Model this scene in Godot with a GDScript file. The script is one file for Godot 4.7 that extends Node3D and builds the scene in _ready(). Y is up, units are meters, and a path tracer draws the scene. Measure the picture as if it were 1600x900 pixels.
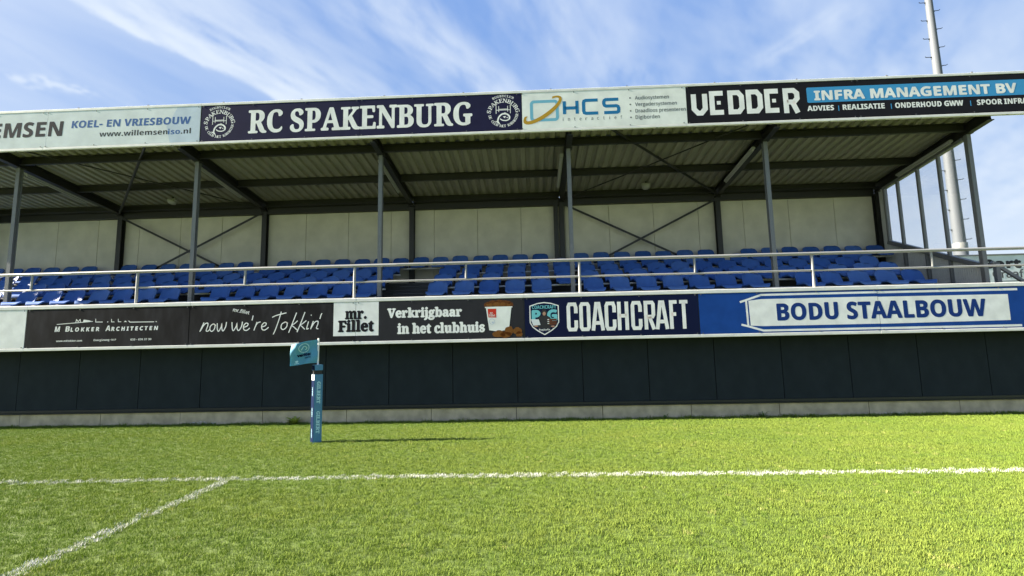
extends Node3D

# ---------------------------------------------------------------- helpers
var rng := RandomNumberGenerator.new()
var used := {}
var M := {}
const X_LEFT := -14.35
const X_RIGHT := 8.46
const BAYS := [-14.35, -10.55, -6.75, -2.965, 0.80, 4.63, 8.46]

func numbered(called: String, parent: Node) -> String:
	var key := str(parent.get_instance_id()) + called
	var n: int = used.get(key, 0)
	used[key] = n + 1
	return called if n == 0 else "%s_%03d" % [called, n]

func thing(called: String, label: String, category: String, at := Vector3.ZERO, turn := 0.0, group := "") -> Node3D:
	var o := Node3D.new()
	o.name = numbered(called, self)
	add_child(o)
	o.position = at
	o.rotation.y = turn
	tag(o, label, category, group)
	return o

func tag(o: Node, label: String, category: String, group := "") -> void:
	o.set_meta("label", label)
	o.set_meta("category", category)
	if group != "":
		o.set_meta("group", group)

func mb(smooth := false) -> SurfaceTool:
	var st := SurfaceTool.new()
	st.begin(Mesh.PRIMITIVE_TRIANGLES)
	st.set_smooth_group(0 if smooth else -1)
	return st

func done(st: SurfaceTool) -> ArrayMesh:
	st.generate_normals()
	return st.commit()

func put(called: String, mesh: Mesh, m: Material, parent: Node, at := Vector3.ZERO) -> MeshInstance3D:
	var o := MeshInstance3D.new()
	o.name = numbered(called, parent)
	o.mesh = mesh
	o.material_override = m
	o.position = at
	parent.add_child(o)
	return o

func obj(called: String, st: SurfaceTool, m: Material, parent: Node, at := Vector3.ZERO) -> MeshInstance3D:
	return put(called, done(st), m, parent, at)

func quad(st: SurfaceTool, a: Vector3, b: Vector3, c: Vector3, d: Vector3) -> void:
	for v in [a, b, c, a, c, d]:
		st.add_vertex(v)

# outline (counter-clockwise, x right y up) pushed along local z from 0 to depth
func prism(st: SurfaceTool, poly: PackedVector2Array, xf: Transform3D, depth: float) -> void:
	var p := poly.duplicate()
	if Geometry2D.is_polygon_clockwise(p):
		p.reverse()
	var idx := Geometry2D.triangulate_polygon(p)
	for k in range(0, idx.size(), 3):
		var a := p[idx[k]]
		var b := p[idx[k + 1]]
		var c := p[idx[k + 2]]
		if (b - a).cross(c - a) < 0:
			var s := b
			b = c
			c = s
		for q in [a, c, b]:
			st.add_vertex(xf * Vector3(q.x, q.y, depth))
		for q in [a, b, c]:
			st.add_vertex(xf * Vector3(q.x, q.y, 0))
	for i in p.size():
		var a := p[i]
		var b := p[(i + 1) % p.size()]
		quad(st, xf * Vector3(a.x, a.y, depth), xf * Vector3(b.x, b.y, depth), xf * Vector3(b.x, b.y, 0), xf * Vector3(a.x, a.y, 0))

func rect(w: float, h: float, bevel := 0.0) -> PackedVector2Array:
	var x := w / 2
	var y := h / 2
	if bevel <= 0:
		return PackedVector2Array([Vector2(-x, -y), Vector2(x, -y), Vector2(x, y), Vector2(-x, y)])
	var b := bevel
	return PackedVector2Array([Vector2(-x + b, -y), Vector2(x - b, -y), Vector2(x, -y + b), Vector2(x, y - b), Vector2(x - b, y), Vector2(-x + b, y), Vector2(-x, y - b), Vector2(-x, -y + b)])

# box between two corners; the long axis runs along "axis", its four long edges are chamfered
func slab(st: SurfaceTool, lo: Vector3, hi: Vector3, bevel := 0.0, axis := 0) -> void:
	var c := (lo + hi) / 2
	var s := hi - lo
	if axis == 0:
		prism(st, rect(s.z, s.y, bevel), Transform3D(Basis(Vector3(0, 0, -1), Vector3.UP, Vector3.RIGHT), Vector3(lo.x, c.y, c.z)), s.x)
	elif axis == 1:
		prism(st, rect(s.x, s.z, bevel), Transform3D(Basis(Vector3.RIGHT, Vector3(0, 0, -1), Vector3.UP), Vector3(c.x, lo.y, c.z)), s.y)
	else:
		prism(st, rect(s.x, s.y, bevel), Transform3D(Basis.IDENTITY, Vector3(c.x, c.y, lo.z)), s.z)

func i_shape(w: float, h: float, tf := 0.012, tw := 0.009) -> PackedVector2Array:
	var x := w / 2
	var y := h / 2
	var t := tw / 2
	return PackedVector2Array([Vector2(-x, -y), Vector2(x, -y), Vector2(x, -y + tf), Vector2(t, -y + tf), Vector2(t, y - tf), Vector2(x, y - tf), Vector2(x, y), Vector2(-x, y), Vector2(-x, y - tf), Vector2(-t, y - tf), Vector2(-t, -y + tf), Vector2(-x, -y + tf)])

# a profile swept straight from a to b, its y axis near "up"
func beam(st: SurfaceTool, a: Vector3, b: Vector3, poly: PackedVector2Array, up := Vector3.UP) -> void:
	var z := (b - a).normalized()
	var x := up.cross(z).normalized()
	var y := z.cross(x)
	prism(st, poly, Transform3D(Basis(x, y, z), a), (b - a).length())

func disc(r: float, n := 12) -> PackedVector2Array:
	var p := PackedVector2Array()
	for i in n:
		p.append(Vector2(cos(TAU * i / n), sin(TAU * i / n)) * r)
	return p

func tube(st: SurfaceTool, pts: Array, radii: Array, n := 10) -> void:
	var rings := []
	var side := Vector3.ZERO
	for i in pts.size():
		var d: Vector3 = (pts[mini(i + 1, pts.size() - 1)] - pts[maxi(i - 1, 0)]).normalized()
		if i == 0:
			side = d.cross(Vector3.UP if absf(d.y) < 0.9 else Vector3.RIGHT).normalized()
		side = (side - d * side.dot(d)).normalized()
		var other := d.cross(side)
		var r := []
		for k in n:
			r.append(pts[i] + (side * cos(TAU * k / n) + other * sin(TAU * k / n)) * radii[mini(i, radii.size() - 1)])
		rings.append(r)
	st.set_smooth_group(0)
	for i in pts.size() - 1:
		for k in n:
			var l := (k + 1) % n
			quad(st, rings[i][k], rings[i + 1][k], rings[i + 1][l], rings[i][l])
	st.set_smooth_group(-1)
	for k in range(1, n - 1):
		for v in [rings[0][0], rings[0][k], rings[0][k + 1]]:
			st.add_vertex(v)
		for v in [rings[-1][0], rings[-1][k + 1], rings[-1][k]]:
			st.add_vertex(v)

func bent(pts: Array, steps := 5) -> Array:   # Catmull-Rom through the points
	var out := []
	for i in pts.size() - 1:
		var a = pts[maxi(i - 1, 0)]
		var d = pts[mini(i + 2, pts.size() - 1)]
		for k in steps:
			out.append(pts[i].cubic_interpolate(pts[i + 1], a, d, float(k) / steps))
	out.append(pts[-1])
	return out

# ---------------------------------------------------------------- materials
func noise_texture(freq: float, low: float, high: float, octaves := 4, seed_no := 1, size := 512, type := FastNoiseLite.TYPE_SIMPLEX_SMOOTH) -> NoiseTexture2D:
	var n := FastNoiseLite.new()
	n.noise_type = type
	n.frequency = freq
	n.fractal_octaves = octaves
	n.seed = seed_no
	var g := Gradient.new()
	g.set_color(0, Color(low, low, low))
	g.set_color(1, Color(high, high, high))
	var t := NoiseTexture2D.new()
	t.width = size
	t.height = size
	t.seamless = true
	t.noise = n
	t.color_ramp = g
	return t

func paint(r: float, g: float, b: float, rough := 0.5, metal := 0.0, tex: Texture2D = null, scale := Vector3.ONE, bump := 0.0) -> StandardMaterial3D:
	var m := StandardMaterial3D.new()
	m.albedo_color = Color(r, g, b).linear_to_srgb()
	m.roughness = rough
	m.metallic = metal
	if tex:
		m.albedo_texture = tex
		m.uv1_triplanar = true
		m.uv1_world_triplanar = true
		m.uv1_scale = scale
		if bump > 0:
			m.heightmap_enabled = true
			m.heightmap_texture = tex
			m.heightmap_scale = bump
	return m

func materials() -> void:
	var fine := noise_texture(0.03, 0.86, 1.0, 5, 3)
	var dust := noise_texture(0.012, 0.90, 1.0, 6, 5)
	var streak := noise_texture(0.02, 0.93, 1.0, 4, 7)
	var cell := noise_texture(0.05, 0.84, 1.0, 2, 9, 512, FastNoiseLite.TYPE_CELLULAR)
	var rough_stone := noise_texture(0.012, 0.78, 1.0, 6, 12)
	M.dark_panel = paint(0.0235, 0.0305, 0.0375, 0.55, 0.0, noise_texture(0.01, 0.90, 1.0, 6, 41), Vector3(0.6, 0.4, 0.6))
	M.dark_flashing = paint(0.014, 0.016, 0.018, 0.4, 0.2)
	M.concrete = paint(0.60, 0.505, 0.345, 0.9, 0.0, rough_stone, Vector3(0.5, 0.5, 0.5))
	M.aluminium = paint(0.82, 0.81, 0.78, 0.5, 0.0, dust, Vector3(0.6, 2.0, 0.6))
	M.galvanised = paint(0.33, 0.335, 0.325, 0.5, 0.25, cell, Vector3(3, 3, 3))
	M.mast = paint(0.115, 0.128, 0.148, 0.7, 0.0, cell, Vector3(1.2, 1.2, 1.2))
	M.steel = paint(0.017, 0.0165, 0.015, 0.5, 0.0, streak, Vector3(1, 1, 1))
	M.post = paint(0.16, 0.165, 0.17, 0.45, 0.0, streak, Vector3(1, 1, 1))
	M.soffit = paint(0.29, 0.275, 0.225, 0.7, 0.0, dust, Vector3(0.4, 0.4, 0.25))
	M.back_panel = paint(0.60, 0.57, 0.48, 0.6, 0.0, dust, Vector3(0.3, 0.3, 0.3))
	M.end_panel = paint(0.55, 0.56, 0.55, 0.6, 0.0, streak, Vector3(1, 1, 1))
	M.step = paint(0.055, 0.053, 0.05, 0.8, 0.0, fine, Vector3(1, 1, 1))
	M.rail_alu = paint(0.78, 0.78, 0.77, 0.4, 0.0, fine, Vector3(1, 1, 1))
	M.seats = []
	for tone in [[0.042, 0.118, 0.37], [0.052, 0.132, 0.385], [0.037, 0.106, 0.345], [0.066, 0.150, 0.40]]:
		var sm := paint(tone[0], tone[1], tone[2], 0.55, 0.0, dust, Vector3(1.3, 1.3, 1.3))
		sm.metallic_specular = 0.3
		M.seats.append(sm)
	M.glass = paint(1, 1, 1, 0.02)
	M.glass.transparency = BaseMaterial3D.TRANSPARENCY_ALPHA
	M.glass.albedo_color.a = 0.06
	M.lamp_white = paint(0.30, 0.30, 0.28, 0.5)
	M.bolt = paint(0.12, 0.12, 0.12, 0.5, 0.5)
	# prints
	M.p_white = paint(0.90, 0.90, 0.89, 0.4, 0.0, dust, Vector3(0.5, 0.5, 0.5))
	M.p_silver = paint(0.74, 0.79, 0.81, 0.4, 0.0, dust, Vector3(0.3, 0.3, 0.3))
	M.p_silver_tint = paint(0.58, 0.67, 0.78, 0.4, 0.0, dust, Vector3(0.3, 0.3, 0.3))
	M.p_charcoal = paint(0.030, 0.032, 0.040, 0.4)
	M.p_blue_text = paint(0.055, 0.13, 0.34, 0.4)
	M.p_navy = paint(0.017, 0.017, 0.055, 0.4, 0.0, dust, Vector3(0.5, 0.5, 0.5))
	M.p_ivory = paint(0.86, 0.88, 0.85, 0.45, 0.0, dust, Vector3(0.4, 0.4, 0.4))
	M.p_black = paint(0.016, 0.015, 0.020, 0.45, 0.0, dust, Vector3(0.5, 0.5, 0.5))
	M.p_slate = paint(0.030, 0.029, 0.034, 0.6, 0.0, noise_texture(0.008, 0.55, 1.0, 6, 21), Vector3(0.9, 0.35, 0.9))
	M.p_slate_clean = paint(0.030, 0.030, 0.036, 0.5, 0.0, dust, Vector3(0.6, 0.4, 0.6))
	M.p_deep_navy = paint(0.005, 0.009, 0.040, 0.35)
	M.p_royal = paint(0.012, 0.065, 0.30, 0.35, 0.0, dust, Vector3(0.5, 0.5, 0.5))
	M.p_royal_text = paint(0.012, 0.040, 0.19, 0.4)
	M.p_cyan = paint(0.055, 0.29, 0.58, 0.4)
	M.p_hcs_blue = paint(0.020, 0.17, 0.38, 0.4)
	M.p_hcs_pale = paint(0.17, 0.43, 0.58, 0.4)
	M.p_gold = paint(0.46, 0.27, 0.035, 0.4)
	M.p_grey_text = paint(0.10, 0.10, 0.11, 0.4)
	M.p_red = paint(0.55, 0.04, 0.02, 0.4)
	M.p_fried = paint(0.44, 0.18, 0.045, 0.5, 0.0, noise_texture(0.05, 0.35, 1.0, 4, 31), Vector3(4, 4, 4))
	M.p_fried_dark = paint(0.28, 0.10, 0.03, 0.5, 0.0, noise_texture(0.05, 0.35, 1.0, 4, 32), Vector3(4, 4, 4))
	M.p_skin = paint(0.42, 0.24, 0.17, 0.5)
	M.p_teal = paint(0.16, 0.50, 0.56, 0.4)
	M.p_brown = paint(0.12, 0.045, 0.025, 0.5)
	for key in M:
		if str(key).begins_with("p_") or key == "dark_panel":
			M[key].roughness = 0.75
			M[key].metallic_specular = 0.22
	M.flag_cloth = paint(0.11, 0.38, 0.52, 0.7, 0.0, fine, Vector3(3, 3, 3))
	M.flag_cloth.backlight_enabled = true
	M.flag_cloth.backlight = Color(0.03, 0.16, 0.26).linear_to_srgb()
	M.pad_teal = paint(0.055, 0.22, 0.40, 0.5, 0.0, fine, Vector3(3, 3, 3))
	M.pad_navy = paint(0.005, 0.013, 0.045, 0.8, 0.0, fine, Vector3(3, 3, 3))
	M.pad_navy.metallic_specular = 0.15
	M.pad_pale = paint(0.40, 0.66, 0.74, 0.6)
	M.nosing = paint(0.20, 0.20, 0.19, 0.6)
	M.pad_black = paint(0.008, 0.008, 0.012, 0.6)
	M.soil = paint(0.10, 0.15, 0.018, 1.0, 0.0, rough_stone, Vector3(0.8, 0.8, 0.8))
	M.blade = StandardMaterial3D.new()
	M.blade.vertex_color_use_as_albedo = true
	M.blade.roughness = 0.8
	M.blade.metallic_specular = 0.2
	M.blade.backlight_enabled = true
	M.blade.backlight = Color(0.12, 0.155, 0.018).linear_to_srgb()
	M.chalk = StandardMaterial3D.new()
	M.chalk.vertex_color_use_as_albedo = true
	M.chalk.roughness = 0.9

# ---------------------------------------------------------------- sky
func cloud_point(v: Vector3) -> Vector2:
	return Vector2(v.x / v.y, v.z / v.y)

func make_sky() -> PanoramaSkyMaterial:
	var w := 2048
	var h := 1024
	var im := Image.create(w, h, false, Image.FORMAT_RGBF)
	var wisp := FastNoiseLite.new()
	wisp.seed = 4
	wisp.frequency = 0.9
	wisp.fractal_octaves = 5
	wisp.noise_type = FastNoiseLite.TYPE_SIMPLEX_SMOOTH
	wisp.domain_warp_enabled = true
	wisp.domain_warp_amplitude = 0.5
	wisp.domain_warp_frequency = 0.6
	var big := FastNoiseLite.new()
	big.seed = 11
	big.frequency = 0.35
	big.fractal_octaves = 4
	big.noise_type = FastNoiseLite.TYPE_SIMPLEX_SMOOTH
	# cirrus bands on the cloud layer: from, to, softness on one side and the other, strength
	var bands := [
		[Vector2(-1.27, -1.22), Vector2(-0.97, -1.86), 0.035, 0.46, 1.10],
		[Vector2(-0.36, -1.26), Vector2(-0.04, -1.84), 0.24, 0.045, 0.58],
		[Vector2(0.13, -1.30), Vector2(0.32, -1.74), 0.24, 0.22, 0.42],
		[Vector2(0.86, -1.66), Vector2(0.93, -1.50), 0.07, 0.06, 0.42],
		[Vector2(-1.62, -1.20), Vector2(-1.60, -1.75), 0.16, 0.20, 0.22],
		[Vector2(1.9, -2.3), Vector2(2.9, -3.1), 0.5, 0.6, 0.45],
	]
	var puffs := [Vector2(-1.83, -1.65), Vector2(-1.75, -1.66), Vector2(-1.69, -1.715)]
	var k := 0.202
	var sun := Vector2(-cos(deg_to_rad(2.0)), sin(deg_to_rad(2.0)))
	for row in h:
		var polar := PI * (row + 0.5) / h
		var y := cos(polar)
		var s := sin(polar)
		for col in w:
			if y < -0.02:
				if col == 0:
					im.fill_rect(Rect2i(0, row, w, 1), Color(0.14, 0.20, 0.06) * k)
				break
			var a := TAU * (col + 0.5) / w
			var d := Vector3(sin(a) * s, y, -cos(a) * s)
			var e := maxf(y, 0.0)
			var c := Color(0.66, 0.82, 0.98).lerp(Color(0.165, 0.335, 0.745), pow(clampf(e / 0.64, 0.0, 1.0), 0.60))
			# whiter air near the sun's side
			var toward := clampf((d.x * sun.x + d.z * sun.y) * 0.89 + y * 0.45, 0.0, 1.0)
			c = c.lerp(Color(1.15, 1.18, 1.20), 0.85 * pow(toward, 6.0))
			if y > 0.05:
				var p := cloud_point(d)
				var dense := 0.0
				for b in bands:
					var along: Vector2 = (b[1] - b[0])
					var len_: float = along.length()
					along /= len_
					var q: Vector2 = p - b[0]
					var t: float = q.dot(along)
					var off: float = along.cross(q)
					var n: float = wisp.get_noise_2d(off * 5.5 + t * 1.6, t * 1.9 + b[4] * 40.0)
					var n2: float = wisp.get_noise_2d(off * 15.0 + 9.0, t * 3.5 + b[4] * 90.0)
					off += 0.07 * n + 0.02 * n2
					var wide: float = b[2] if off < 0 else b[3]
					var edge := exp(-pow(absf(off) / wide, 2.0) * 1.4)
					edge *= smoothstep(-3.0 if len_ > 0.3 else -0.16, -0.02, t) * (1.0 - smoothstep(len_ * 1.0, len_ * (3.5 if len_ > 0.3 else 1.7), t))
					dense += edge * b[4] * clampf(0.68 + 0.85 * n + 0.45 * n2, 0.0, 1.6)
				for f in puffs:
					var g: Vector2 = (p - f)
					var gg := exp(-(pow(g.x / 0.035, 2.0) + pow(g.y / 0.045, 2.0)))
					dense += 1.0 * gg * clampf(0.5 + 1.8 * wisp.get_noise_2d(p.x * 24.0, p.y * 24.0), 0.0, 1.3)
				var veil := clampf(big.get_noise_2d(p.x * 4.0 + p.y * 1.6, p.y * 1.6) * 0.5 + 0.14 + 0.25 * wisp.get_noise_2d(p.x * 6.0 + p.y * 2.5, p.y * 1.8), 0.0, 0.5)
				dense += veil * 0.5
				dense *= smoothstep(0.05, 0.13, y)
				dense = 1.0 - exp(-dense * 1.15)
				c = c.lerp(Color(0.82, 0.90, 0.99), clampf(dense, 0.0, 0.92))
			var low := 1.0 - smoothstep(0.03, 0.36, y)
			c = c.lerp(Color(0.84, 0.91, 0.97), low * 0.65)
			im.set_pixel(col, row, Color(c.r * k, c.g * k, c.b * k))
	var m := PanoramaSkyMaterial.new()
	m.panorama = ImageTexture.create_from_image(im)
	return m

# ---------------------------------------------------------------- prints on boards
var font_cache := {}
func font(kind: String) -> Font:
	if not font_cache.has(kind):
		var f := SystemFont.new()
		f.font_names = PackedStringArray(["Droid Serif" if kind.begins_with("serif") else "Droid Sans"])
		f.font_weight = 700 if kind.ends_with("bold") else 400
		font_cache[kind] = f
	return font_cache[kind]

func text_mesh(s: String, kind: String) -> TextMesh:
	var t := TextMesh.new()
	t.font = font(kind)
	t.text = s
	t.font_size = 64
	t.pixel_size = 0.01
	t.depth = 0.0
	t.curve_step = 1.0
	t.horizontal_alignment = HORIZONTAL_ALIGNMENT_LEFT
	return t

func cap_box(kind: String) -> AABB:
	var key := "cap" + kind
	if not font_cache.has(key):
		font_cache[key] = text_mesh("H", kind).get_aabb()
	return font_cache[key]

# the words fill x0..x1; base is their base line, cap the height of their capitals; fat thickens the strokes
func words(st: SurfaceTool, s: String, kind: String, x0: float, x1: float, base: float, cap: float, z: float, slant := 0.0, fat := 0.0, turn := 0.0) -> void:
	var t := text_mesh(s, kind)
	var box := t.get_aabb()
	var c := cap_box(kind)
	var sx := (x1 - x0) / box.size.x
	var sy := cap / c.size.y
	var shape := Transform2D(Vector2(sx, 0), Vector2(slant * sy, sy), Vector2(-box.position.x * sx, -c.position.y * sy)).rotated(turn)
	shape.origin += Vector2(x0, base)
	var spots := [Vector2.ZERO]
	if fat > 0:
		spots = [Vector2(-fat, 0), Vector2(fat, 0), Vector2(0, fat), Vector2(0, -fat)]
	for i in spots.size():
		var sh: Vector2 = spots[i]
		var xf := Transform3D(Basis(Vector3(shape.x.x, shape.x.y, 0), Vector3(shape.y.x, shape.y.y, 0), Vector3(0, 0, 1)), Vector3(shape.origin.x + sh.x, shape.origin.y + sh.y, z + i * 0.00004))
		add_flat(st, t, xf)

func add_flat(st: SurfaceTool, mesh: Mesh, xf: Transform3D) -> void:
	var arrays := mesh.surface_get_arrays(0)
	var v: PackedVector3Array = arrays[Mesh.ARRAY_VERTEX]
	var ix = arrays[Mesh.ARRAY_INDEX]
	if ix != null and ix.size() > 0:
		for i in ix:
			st.add_vertex(xf * v[i])
	else:
		for p in v:
			st.add_vertex(xf * p)

func arc_words(st: SurfaceTool, s: String, kind: String, centre: Vector2, r: float, from_deg: float, to_deg: float, cap: float, z: float, inward := false, stretch := 1.0) -> void:
	var c := cap_box(kind)
	var sc := cap / c.size.y
	for i in s.length():
		if s[i] == " ":
			continue
		var t := text_mesh(s[i], kind)
		var box := t.get_aabb()
		var a := deg_to_rad(lerpf(from_deg, to_deg, float(i) / maxi(1, s.length() - 1)))
		var out := Vector2(cos(a), sin(a))
		var up := -out if inward else out
		var right := Vector2(up.y, -up.x)
		var o := centre + out * r - right * (box.position.x + box.size.x / 2) * sc * stretch - up * (c.position.y + c.size.y / 2) * sc
		add_flat(st, t, Transform3D(Basis(Vector3(right.x, right.y, 0) * sc * stretch, Vector3(up.x, up.y, 0) * sc, Vector3(0, 0, 1)), Vector3(o.x, o.y, z)))

func flat(st: SurfaceTool, pts: Array, z: float) -> void:
	var p := PackedVector2Array(pts)
	if Geometry2D.is_polygon_clockwise(p):
		p.reverse()
	var idx := Geometry2D.triangulate_polygon(p)
	for k in range(0, idx.size(), 3):
		var a := p[idx[k]]
		var b := p[idx[k + 1]]
		var c := p[idx[k + 2]]
		if (b - a).cross(c - a) > 0:
			var s := b
			b = c
			c = s
		for q in [a, b, c]:
			st.add_vertex(Vector3(q.x, q.y, z))

func frame(st: SurfaceTool, x0: float, y0: float, x1: float, y1: float, z: float) -> void:
	flat(st, [Vector2(x0, y0), Vector2(x1, y0), Vector2(x1, y1), Vector2(x0, y1)], z)

# a flat stroke of even width along a path, mitred at its corners
func stroke(st: SurfaceTool, pts: Array, w: float, z: float, closed := false) -> void:
	var n := pts.size()
	var left := []
	var right := []
	for i in n:
		var prev: Vector2 = pts[(i - 1 + n) % n] if closed or i > 0 else pts[i] * 2 - pts[i + 1]
		var next: Vector2 = pts[(i + 1) % n] if closed or i < n - 1 else pts[i] * 2 - pts[i - 1]
		var d1: Vector2 = (pts[i] - prev).normalized()
		var d2: Vector2 = (next - pts[i]).normalized()
		var m := (d1 + d2).normalized().orthogonal()
		var len_ := w / 2 / maxf(0.45, m.dot(d1.orthogonal()))
		left.append(pts[i] + m * len_)
		right.append(pts[i] - m * len_)
	for i in (n if closed else n - 1):
		var j := (i + 1) % n
		var a: Vector2 = left[i]
		var b: Vector2 = left[j]
		var c: Vector2 = right[j]
		var d: Vector2 = right[i]
		# orthogonal() turns anticlockwise on a y-down plane, so the side may be either; keep the front outward
		if (b - a).cross(c - a) > 0:
			quad(st, Vector3(d.x, d.y, z), Vector3(c.x, c.y, z), Vector3(b.x, b.y, z), Vector3(a.x, a.y, z))
		else:
			quad(st, Vector3(a.x, a.y, z), Vector3(b.x, b.y, z), Vector3(c.x, c.y, z), Vector3(d.x, d.y, z))

func letter(st: SurfaceTool, paths: Array, x: float, y: float, w: float, h: float, thick: float, z: float) -> void:
	for path in paths:
		var pts := []
		var shut := false
		for k in range(0, path.size(), 2):
			pts.append(Vector2(x + path[k] * (w - thick) + thick / 2, y + path[k + 1] * (h - thick) + thick / 2))
		if pts[0].is_equal_approx(pts[-1]):
			pts.pop_back()
			shut = true
		stroke(st, pts, thick, z, shut)

func blob(centre: Vector2, r: Vector2, wobble: float, n := 18) -> Array:
	var p := []
	var ph := rng.randf() * TAU
	for i in n:
		var a := TAU * i / n
		var f := 1.0 + wobble * (0.6 * sin(a * 3 + ph) + 0.5 * sin(a * 5 - ph * 2))
		p.append(centre + Vector2(cos(a) * r.x, sin(a) * r.y) * f)
	return p

const ZB := 0.36
func board(called: String, label: String, group: String, edges: Array, y0: float, y1: float, m: Array) -> Node3D:
	var t := thing(called, label, "advertising board", Vector3.ZERO, 0.0, group)
	for i in edges.size() - 1:
		var st := mb()
		slab(st, Vector3(edges[i] + 0.0025, y0, ZB - 0.012), Vector3(edges[i + 1] - 0.0025, y1, ZB), 0.001, 2)
		obj("board_panel", st, m[mini(i, m.size() - 1)], t)
	return t

func print_on(t: Node3D, called: String, st: SurfaceTool, m: Material) -> void:
	st.generate_normals()
	put(called, st.commit(), m, t)

func crest(t: Node3D, c: Vector2) -> void:
	var z := ZB + 0.0003
	var st := mb()
	arc_words(st, "RUGBYCLUB", "serif bold", c + Vector2(0, -0.09), 0.405, 117, 63, 0.046, z)
	arc_words(st, "SPAKENBURG", "serif bold", c + Vector2(0, -0.055), 0.278, 167, 15, 0.078, z, false, 1.1)
	arc_words(st, "DE CLUB MET KARAKTER", "serif bold", c + Vector2(0, -0.02), 0.262, 194, 350, 0.05, z, true)
	# goal posts seen at an angle
	for x in [-0.135, 0.135]:
		stroke(st, [c + Vector2(x, 0.14), c + Vector2(x, -0.035)], 0.012, z)
	for x in [-0.085, 0.085]:
		stroke(st, [c + Vector2(x, 0.115), c + Vector2(x, 0.0)], 0.012, z + 0.00025)
	stroke(st, [c + Vector2(-0.135, 0.035), c + Vector2(0.135, 0.035)], 0.012, z + 0.00050)
	stroke(st, [c + Vector2(-0.085, 0.052), c + Vector2(0.085, 0.052)], 0.012, z + 0.00075)
	# the fish: back, head, fins and tail
	var f := c + Vector2(0.0, -0.105)
	stroke(st, bent([f + Vector2(-0.11, -0.09), f + Vector2(-0.085, 0.0), f + Vector2(-0.02, 0.06), f + Vector2(0.06, 0.06), f + Vector2(0.115, 0.01), f + Vector2(0.11, -0.05)]), 0.030, z)
	flat(st, [f + Vector2(-0.165, -0.075), f + Vector2(-0.09, -0.08), f + Vector2(-0.055, -0.15), f + Vector2(-0.10, -0.12)], z + 0.00025)
	stroke(st, bent([f + Vector2(-0.06, -0.03), f + Vector2(-0.02, -0.06), f + Vector2(0.05, -0.07), f + Vector2(0.11, -0.05)]), 0.020, z + 0.00025)
	flat(st, [f + Vector2(-0.01, 0.01), f + Vector2(0.05, 0.02), f + Vector2(0.03, -0.025)], z + 0.00050)
	flat(st, [f + Vector2(0.055, -0.005), f + Vector2(0.085, 0.0), f + Vector2(0.08, -0.03)], z + 0.00050)
	flat(st, [f + Vector2(0.02, 0.07), f + Vector2(0.03, 0.10), f + Vector2(0.06, 0.065)], z + 0.00050)
	print_on(t, "crest", st, M.p_white)

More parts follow.
